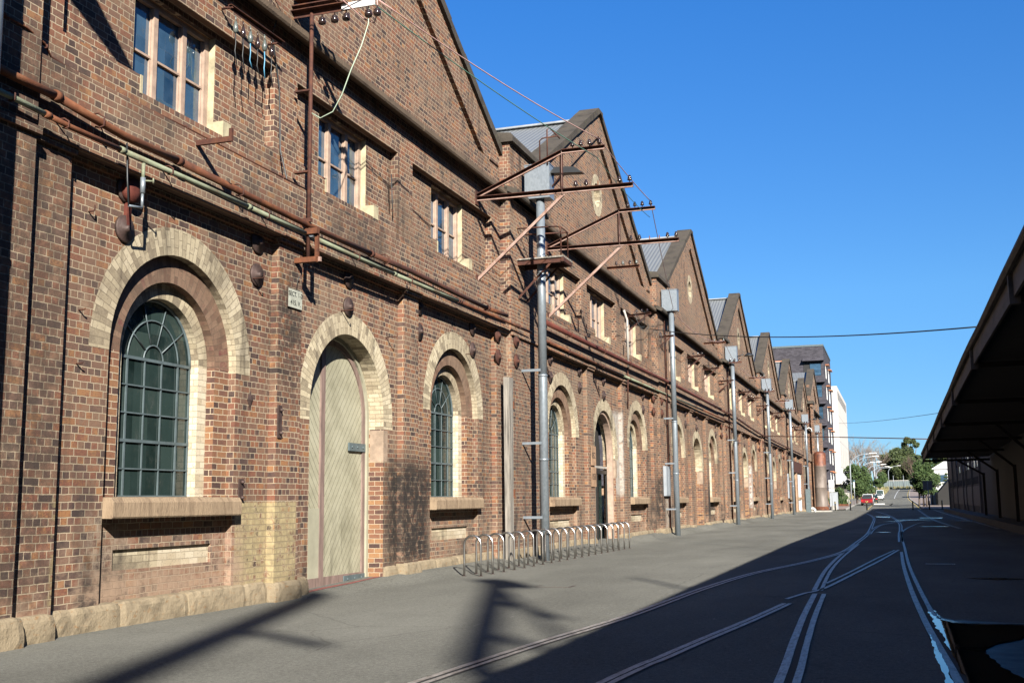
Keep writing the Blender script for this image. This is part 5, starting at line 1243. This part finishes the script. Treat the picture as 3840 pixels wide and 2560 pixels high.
# ------------------------------------------------------------------ street lamps
lamps=[(-6.65,191,8.4,4.0,'nearest curved street lamp, tallest in the picture, behind the second bollard'),(-6.6,215,8.6,4.0,'second curved street lamp counted from the near end of the left kerb'),(-6.4,243,8.2,4.0,'third curved street lamp rising out of the street trees'),(-5.9,272,8.2,4.2,'fourth curved street lamp above the parked van'),(-5.3,300,8.2,4.2,'fifth curved street lamp near the bend'),(-4.6,330,8.0,4.2,'sixth curved street lamp near the bend'),(-1.5,372,8.4,3.6,'farthest curved street lamp at the crest of the road')]
for x,y,H,L,l in lamps:
    z=hz(x,y); t=thing('street_lamp',l,'street lamp',(x,y,z),'curved street lamps along the left kerb')
    pts=[(0,0,0),(0.03,0,H-2.4)]+[(L*.62*(1-math.cos(math.pi/2*k/8)),0,H-2.4+2.15*math.sin(math.pi/2*k/8)) for k in range(1,9)]+[(L*.8,0,H-.15)]
    mb=MB(); mb.tube(pts,[.10]*2+[.085-.004*k for k in range(8)]+[.045],10); o=mb.build('post',M['lampgrey']); o.parent=t
    mb=MB(); mb.faces([(L*.78,-.14,H-.2),(L+.35,-.12,H-.14),(L+.35,.12,H-.14),(L*.78,.14,H-.2),(L*.8,-.1,H-.04),(L+.2,-.08,H-.03),(L+.2,.08,H-.03),(L*.8,.1,H-.04)],[(0,3,2,1),(4,5,6,7),(0,1,5,4),(1,2,6,5),(2,3,7,6),(3,0,4,7)]); o=mb.build('lamp_head',M['white']); o.parent=t
t=thing('light_mast','straight grey mast with a flat lamp head in the middle of the street lamps','street lamp',(-4.5,300,1.2)); mb=MB(); mb.tube([(0,0,0),(0,0,9.2)],.09,8); o=mb.build('post',M['lampgrey']); o.parent=t
mb=MB(); mb.box(-1.0,.12,-.15,.15,9.15,9.3); o=mb.build('lamp_head',M['white']); o.parent=t
# ------------------------------------------------------------------ trees
def crown(mb,blobs,leaf=.22,per=260,fill=.35,m=0):
    for (x,y,z,rx,ry,rz) in blobs:
        n=int(per)
        for k in range(n):
            while True:
                p=Vector((random.uniform(-1,1),random.uniform(-1,1),random.uniform(-1,1)))
                if p.length<=1: break
            if p.length<.75 and random.random()>fill: p=p.normalized()*random.uniform(.75,1.02)
            w=1+.28*mnoise.noise(Vector((p.x*2+x,p.y*2+y,p.z*2+z)))*1.6
            c=Vector((x+p.x*rx*w,y+p.y*ry*w,z+p.z*rz*w)); s=leaf*random.uniform(.6,1.5)
            a=Vector((random.gauss(0,1),random.gauss(0,1),random.gauss(0,1))).normalized(); b=a.orthogonal().normalized()
            mb.face([c-a*s,c+b*s*.6,c+a*s,c-b*s*.6],m)
def tree(name,label,x,y,H,blobs,trunk,leafmat,leaf,per,cat='tree',trunks=None,group=None,fill=.35):
    z=hz(x,y); t=thing(name,label,cat,(x,y,z),group)
    mb=MB(); crown(mb,blobs,leaf,per,fill); o=mb.build('crown',leafmat); o.parent=t
    mb=MB()
    for tx_,ty_ in (trunks or [(0,0)]):
        mb.tube([(tx_,ty_,-.1),(tx_*.9+.05,ty_,H*.3),(tx_*.6,ty_,H*.55)],[trunk,trunk*.75,trunk*.45],8)
    for b in blobs[:7]: mb.tube([(0,0,H*.32),(b[0]*.5,b[1]*.5,(H*.35+b[2])/2),(b[0],b[1],b[2])],[trunk*.5,trunk*.35,trunk*.15],6)
    o=mb.build('trunk',M['bark']); o.parent=t; return t
def rb(n,cx,cz,rx,rz,r,ry=None):
    out=[]
    for k in range(n):
        a=random.uniform(0,6.28); q=random.random()**.5; h=random.uniform(-1,1)
        s=math.sqrt(max(0,1-h*h*.8)); out.append((cx+math.cos(a)*q*rx*s,math.sin(a)*q*(ry or rx)*s,cz+h*rz,r*random.uniform(.7,1.2),r*random.uniform(.7,1.2),r*random.uniform(.6,1)))
    return out
G='street trees behind the parked cars'
tree('street_tree','nearest green street tree behind the first lamp, left of the red car',-6.1,202,7.2,rb(16,0,3.9,2.4,2.3,.95)+[(-.2,0,6.0,.9,.9,.9)],.16,M['leaf_green'],.17,230,group=G)
tree('street_tree','green street tree in the middle of the row above the white vehicle',-5.7,232,6.2,rb(14,0,3.3,1.7,1.9,.9),.15,M['leaf_green'],.19,220,group=G)
tree('street_tree','round green tree right of the middle lamp mast',-3.4,298,7,rb(10,0,5.0,1.1,1.6,.8),.16,M['leaf_green'],.22,200,group=G)
tree('street_tree','low green bushy tree at the corner of the apartments',-8.3,196,3.8,rb(9,0,1.9,1.3,1.1,.7),.1,M['leaf_green'],.15,200,group=G)
tree('street_tree','large glossy green street tree on the right kerb in front of the sheet fence',3.7,168,6.9,rb(24,0,4.0,1.75,2.15,.85)+[(.2,0,6.1,.8,.8,.7)],.13,M['leaf_green'],.15,300,trunks=[(-.5,0),(.1,.3),(.5,-.2)],group='street trees on the right')
tree('street_tree','green street tree behind and right of the large one',5.0,182,5.8,rb(12,0,3.5,1.2,1.6,.8),.12,M['leaf_green'],.17,220,trunks=[(-.2,0),(.4,0)],group='street trees on the right')
G='big trees beyond the fence'
tree('evergreen_tree','very broad dark evergreen tree with a rounded crown behind the metal fence',2.6,446,17,rb(56,.3,8.3,7.2,5.2,2.4)+rb(14,5.2,8.5,2.6,3.2,2.0)+rb(16,-3,5,4.4,2.4,2.2),.6,M['leaf_dark'],.44,260,group=G)
tree('evergreen_tree','tall open eucalypt rising above the dark evergreen',7.2,455,22,rb(15,-.2,17.0,3.3,1.9,1.1)+[(0,0,13,1,1,1)],.45,M['leaf_dark'],.33,150,group=G)
tree('evergreen_tree','dark tree between the eucalypt and the canopy roof end',13.5,400,15,rb(16,0,8.5,3.6,4.0,1.8),.5,M['leaf_dark'],.38,200,group=G)
tree('evergreen_tree','dark tree behind the white house, nearest the goods shed',16,370,14.5,rb(20,0,8,3.8,4.6,1.8),.5,M['leaf_dark'],.36,220,group=G)
tree('conifer','small layered dark conifer in front of the white house',8.9,215,5.5,[(0,0,1.2+k*.55,1.6-k*.2,1.6-k*.2,.12) for k in range(8)],.1,M['leaf_dark'],.14,110,group=None)
def bare(label,x,y,H,spread,m='twig',n=5):
    z=hz(x,y); t=thing('bare_tree',label,'tree',(x,y,z),'leafless trees beyond the road'); mb=MB(); 
    def br(p,d,L,r,lv):
        q=p+d*L; mb.tube([p,p+d*L*.5+Vector((random.uniform(-.04,.04)*L,random.uniform(-.04,.04)*L,0)),q],[r,r*.8,r*.6],5 if lv>1 else 3,0,cap=False)
        if lv==0: return
        for k in range(3 if lv>1 else 4):
            a=random.uniform(.18,.55); ax=Vector((random.gauss(0,1),random.gauss(0,1),.1)).normalized()
            dd=(Matrix.Rotation(a,3,ax)@d); dd=(dd+Vector((0,0,.14))).normalized(); br(p+d*L*random.uniform(.5,1),dd,L*random.uniform(.55,.85),r*.58,lv-1)
    for k in range(n):
        a=6.28*k/n; br(Vector((0,0,H*.12)),Vector((math.cos(a)*spread,math.sin(a)*spread,1)).normalized(),H*.36,.16,4)
    o=mb.build('twigs',M[m]); o.parent=t
    mb=MB(); mb.tube([(0,0,-.1),(0,0,H*.14)],[.4,.3],8); o=mb.build('trunk',M['bark']); o.parent=t
bare('pale leafless tree, tallest of the bare trees, right of the white building',-13.5,445,19,.32,n=6)
bare('second pale leafless tree beside the white building',-9.6,430,18,.3,n=6)
bare('slim leafless tree in the middle above the street lamps',-5.6,440,16,.26)
bare('wide leafless tree touching the dark evergreen crown',-1.2,460,18,.42,n=6)
bare('leafless tree just right of the white building edge',-14.8,400,14,.3)
bare('low reddish leafless tree in front of the dark evergreen, right side',7.4,430,12,.4,'leaf_brown',7)
bare('low reddish leafless thicket behind the lamps',-7.4,425,9.5,.5,'leaf_brown',7)
# ------------------------------------------------------------------ parked cars (rear or front facing the street)
def car(label,x,y,paint,L=4.5,W=1.78,H=1.42,kind='sedan',rz=0,front=False):
    t=thing('parked_car',label,'car' if kind!='van' else 'van',(x,y,hz(x,y)+.02),'vehicles parked along the left kerb',rz)
    # side profile (y,z) from the end that faces the camera
    if kind=='sedan': P=[(0,.30),(-.02,.55),(.02,.86),(.10,.95),(.75,1.02),(1.35,H-.03),(2.5,H),(3.2,1.0),(4.2,.82),(4.45,.6),(4.45,.28)]; glassr=(.80,1.32)
    elif kind=='suv': P=[(0,.35),(-.02,.6),(.0,1.0),(.28,H-.05),(.5,H),(3.0,H),(3.6,1.08),(4.4,.95),(4.6,.65),(4.6,.3)]; glassr=(.06,.34)
    else: P=[(0,.3),(-.03,.6),(.05,1.0),(.75,H-.1),(1.2,H),(4.7,H),(4.85,1.0),(4.85,.3)]; glassr=(.1,.72)
    mb=MB(); n=len(P); V=[]
    for s,inset in ((-1,0),(1,0)):
        for yy,z in P:
            w=W/2*(1 if z<1.05 else 1-.22*(z-1.05)/(H-1.0)*(1 if kind!='van' else .5)); w*= .93 if (yy<.05 or yy>4.3) else 1
            V.append((s*w,yy,z))
    F=[tuple(range(n)),tuple(range(n,2*n))[::-1]]+[(i,n+i,n+(i+1)%n,(i+1)%n) for i in range(n)]
    mb.faces(V,F,0,False); o=mb.build('body',paint); o.parent=t
    mo=o.modifiers.new('b','BEVEL'); mo.width=.05; mo.segments=3; mo.limit_method='ANGLE'; mo.angle_limit=.5
    y0,y1=glassr; za=1.04; zb=H-.1
    mb=MB(); w0=W/2*.84; w1=W/2*.72; dy=(y1-y0)
    if kind=='sedan': q=[(-w0,.78,1.045),(w0,.78,1.045),(w1,1.30,zb+.03),(-w1,1.30,zb+.03)]
    elif kind=='suv': q=[(-w0,.0,1.07),(w0,.0,1.07),(w1,.235,zb),(-w1,.235,zb)]
    else: q=[(-w0,.07,1.06),(w0,.07,1.06),(w1*1.08,.66,zb-.04),(-w1*1.08,.66,zb-.04)]
    nrm=(Vector(q[1])-Vector(q[0])).cross(Vector(q[3])-Vector(q[0])).normalized()*.022
    mb.face([Vector(p)+nrm for p in q]); mb.face([Vector(p)+nrm*.4 for p in q])
    for s in (-1,1):
        a=1.5 if kind=='sedan' else .6; b=2.7 if kind!='van' else 1.7
        X=lambda z:s*(W/2*(1-.22*(z-1.05)/(H-1.0)*(1 if kind!='van' else .5))+.012)
        mb.face([(X(1.07),a-.3,1.07),(X(1.07),b+.3,1.07),(X(zb),b,zb),(X(zb),a,zb)])
    o=mb.build('window',M['glass']); o.parent=t
    for s in (-1,1):
        mb=MB(); xx=s*(W/2-.22)
        if front: mb.box(xx-.17,xx+.17,-.055,-.0,.62,.8)
        elif kind=='suv': mb.box(xx-.03,xx+.14,-.05,.05,.75,1.05)
        else: mb.box(xx-.19,xx+.14,-.04,.06,.66,.86)
        o=mb.build('headlight' if front else 'tail_light',M['white'] if front else M['taillight']); o.parent=t
        for yy in (.85,L-1.0):
            mb=MB(); mb.lathe((s*(W/2-.2),yy,.32),[(.32,0),(.33,.03),(.33,.17),(.29,.2)],18,axis=(s,0,0)); o=mb.build('wheel',M['tyre']); o.parent=t
            mb=MB(); mb.lathe((s*(W/2-.01),yy,.32),[(.2,0),(.19,.015),(.04,.02)],14,axis=(s,0,0)); r=mb.build('rim',M['lampgrey']); r.parent=o
        mb=MB(); mb.box(*sorted((s*W/2,s*(W/2+.16))),2.9 if kind!='van' else .75,3.02 if kind!='van' else .87,1.02,1.14); o=mb.build('mirror',paint); o.parent=t
    mb=MB(); mb.box(-.19,.19,-.05,-.025,.58,.70); o=mb.build('number_plate',M['yellow'] if kind=='sedan' else M['white']); o.parent=t
    mb=MB(); mb.box(-W/2*.88,W/2*.88,-.045,.05,.33,.44); o=mb.build('bumper',M['black']); o.parent=t
car('red sedan parked nearest, seen from behind',-4.15,184,M['red_car'],H=1.42)
car('white station wagon with roof bars parked in front of the red sedan',-4.2,193,M['white_car'],H=1.72,kind='suv',W=1.85)
car('dark green hatchback parked beyond the white station wagon',-3.75,212,M['green_car'],H=1.46)
car('small white car facing the camera in front of the white van',-3.35,262,M['white_car'],H=1.45,front=True)
car('white high-roof van facing the camera, farthest of the parked vehicles',-3.3,285,M['white_car'],H=2.25,kind='van',W=1.8,front=True)
mb=MB(); mb.box(-2.2,0,-.2,.2,.02,.16); tag(mb.build('kerb_end',M['white'],loc=(-1.6,196,.42)),'white painted kerb end at the parking bay','kerb')
t=thing('bird','small dark bird walking on the sunlit road','bird',(-.55,172,hz(0,172)+.02)); mb=MB(); mb.tube([(-.28,0,.22),(-.16,0,.24),(0,0,.28),(.12,0,.36),(.18,0,.44),(.24,0,.44),(.32,0,.42)],[.01,.05,.09,.06,.045,.035,.008],8); mb.tube([(-.02,.02,.24),(0,.02,0)],.01,4); mb.tube([(.04,-.03,.24),(.07,-.03,0)],.01,4); o=mb.build('body',M['black']); o.parent=t
# ------------------------------------------------------------------ steel lattice tower behind the viewer (casts the soft shadows)
SUN=Vector((1,-1.52,.97)).normalized()
tower=thing('lattice_tower','grey steel lattice tower standing beside the street','tower',(24,-36,0))
def up(x,y,k): d=SUN/SUN.z; return Vector((x,y,0))+d*k
mb=MB(); T=Vector(tower.location)
def beam(a,b,w=.3): mb.obox(a-T,b-T,w,w)
H0=25.0
def S2(x,y,h=H0): return up(x,y,h)
# mast and arm, diagonal ties
for a,b,w in (((-7.6,21.4),(-4.0,10.6),.30),((-7.1,20.2),(-3.3,11.9),.11),((-6.1,17.4),(-4.4,15.0),.16),((-4.95,13.4),(-3.5,11.7),.16),((-7.75,21.6),(-7.0,20.6),.6),
              ((-9.7,17.9),(-6.4,7.4),.36),((-8.2,12.9),(-6.2,11.6),.22),((-5.2,23.2),(-2.4,18.3),.12)):
    beam(S2(*a),S2(*b,H0-1.5),w*1.15)
beam(S2(-4.0,10.6,H0-1.5),Vector((S2(-4,10.6).x,S2(-4,10.6).y-3,0)),.35); beam(S2(-6.4,7.4,H0-1.5),Vector((S2(-6.4,7.4).x+1,S2(-6.4,7.4).y-4,0)),.35)
o=mb.build('lattice',M['galv']); o.parent=tower
# ------------------------------------------------------------------ camera, sun, sky
cd=bpy.data.cameras.new('camera'); cam=bpy.data.objects.new('camera',cd); COL.objects.link(cam); S.camera=cam
cd.sensor_width=36; cd.lens=39.255; cd.clip_end=6000; cd.clip_start=.05
CM=[(0.9468776,0.0546206,0.3169218),(0.3214432,-0.1305520,-0.9378861),(-0.0098531,0.9899357,-0.1411742)]
cam.matrix_world=Matrix.Translation((0,0,1.6))@Matrix(CM).to_4x4()
sd=bpy.data.lights.new('sun','SUN'); sun=bpy.data.objects.new('sun',sd); COL.objects.link(sun)
sd.energy=5; sd.angle=R(.53); sd.color=(1,.94,.84)
sun.rotation_euler=SUN.to_track_quat('Z','Y').to_euler()
w=bpy.data.worlds.new('World'); S.world=w; w.use_nodes=True; nt=w.node_tree; nt.nodes.clear()
sky=nt.nodes.new('ShaderNodeTexSky'); sky.sky_type='NISHITA'; sky.sun_disc=False
sky.sun_elevation=math.asin(SUN.z); sky.sun_rotation=math.atan2(SUN.x,SUN.y)
sky.air_density=1.0; sky.dust_density=0; sky.ozone_density=8; sky.altitude=3000
bg=nt.nodes.new('ShaderNodeBackground'); bg.inputs[1].default_value=.05; wo=nt.nodes.new('ShaderNodeOutputWorld')
tc=nt.nodes.new('ShaderNodeTexCoord'); sx=nt.nodes.new('ShaderNodeSeparateXYZ'); nt.links.new(tc.outputs['Generated'],sx.inputs[0])
rp=nt.nodes.new('ShaderNodeValToRGB'); e=rp.color_ramp.elements; e[0].position=.05; e[0].color=(.60,.66,.62,1); e[1].position=.42; e[1].color=(.53,1.1,1.32,1)
q=e.new(.175); q.color=(.76,.97,.90,1)
nt.links.new(sx.outputs[2],rp.inputs[0]); mx=nt.nodes.new('ShaderNodeMix'); mx.data_type='RGBA'; mx.blend_type='MULTIPLY'; mx.inputs[0].default_value=1
nt.links.new(sky.outputs[0],mx.inputs[6]); nt.links.new(rp.outputs[0],mx.inputs[7]); nt.links.new(mx.outputs[2],bg.inputs[0]); nt.links.new(bg.outputs[0],wo.inputs[0])
S.view_settings.view_transform='Standard'; S.view_settings.look='None'; S.view_settings.gamma=1; S.view_settings.exposure=1.75
S.cycles.max_bounces=6; S.cycles.diffuse_bounces=2; S.cycles.glossy_bounces=3; S.cycles.transparent_max_bounces=6
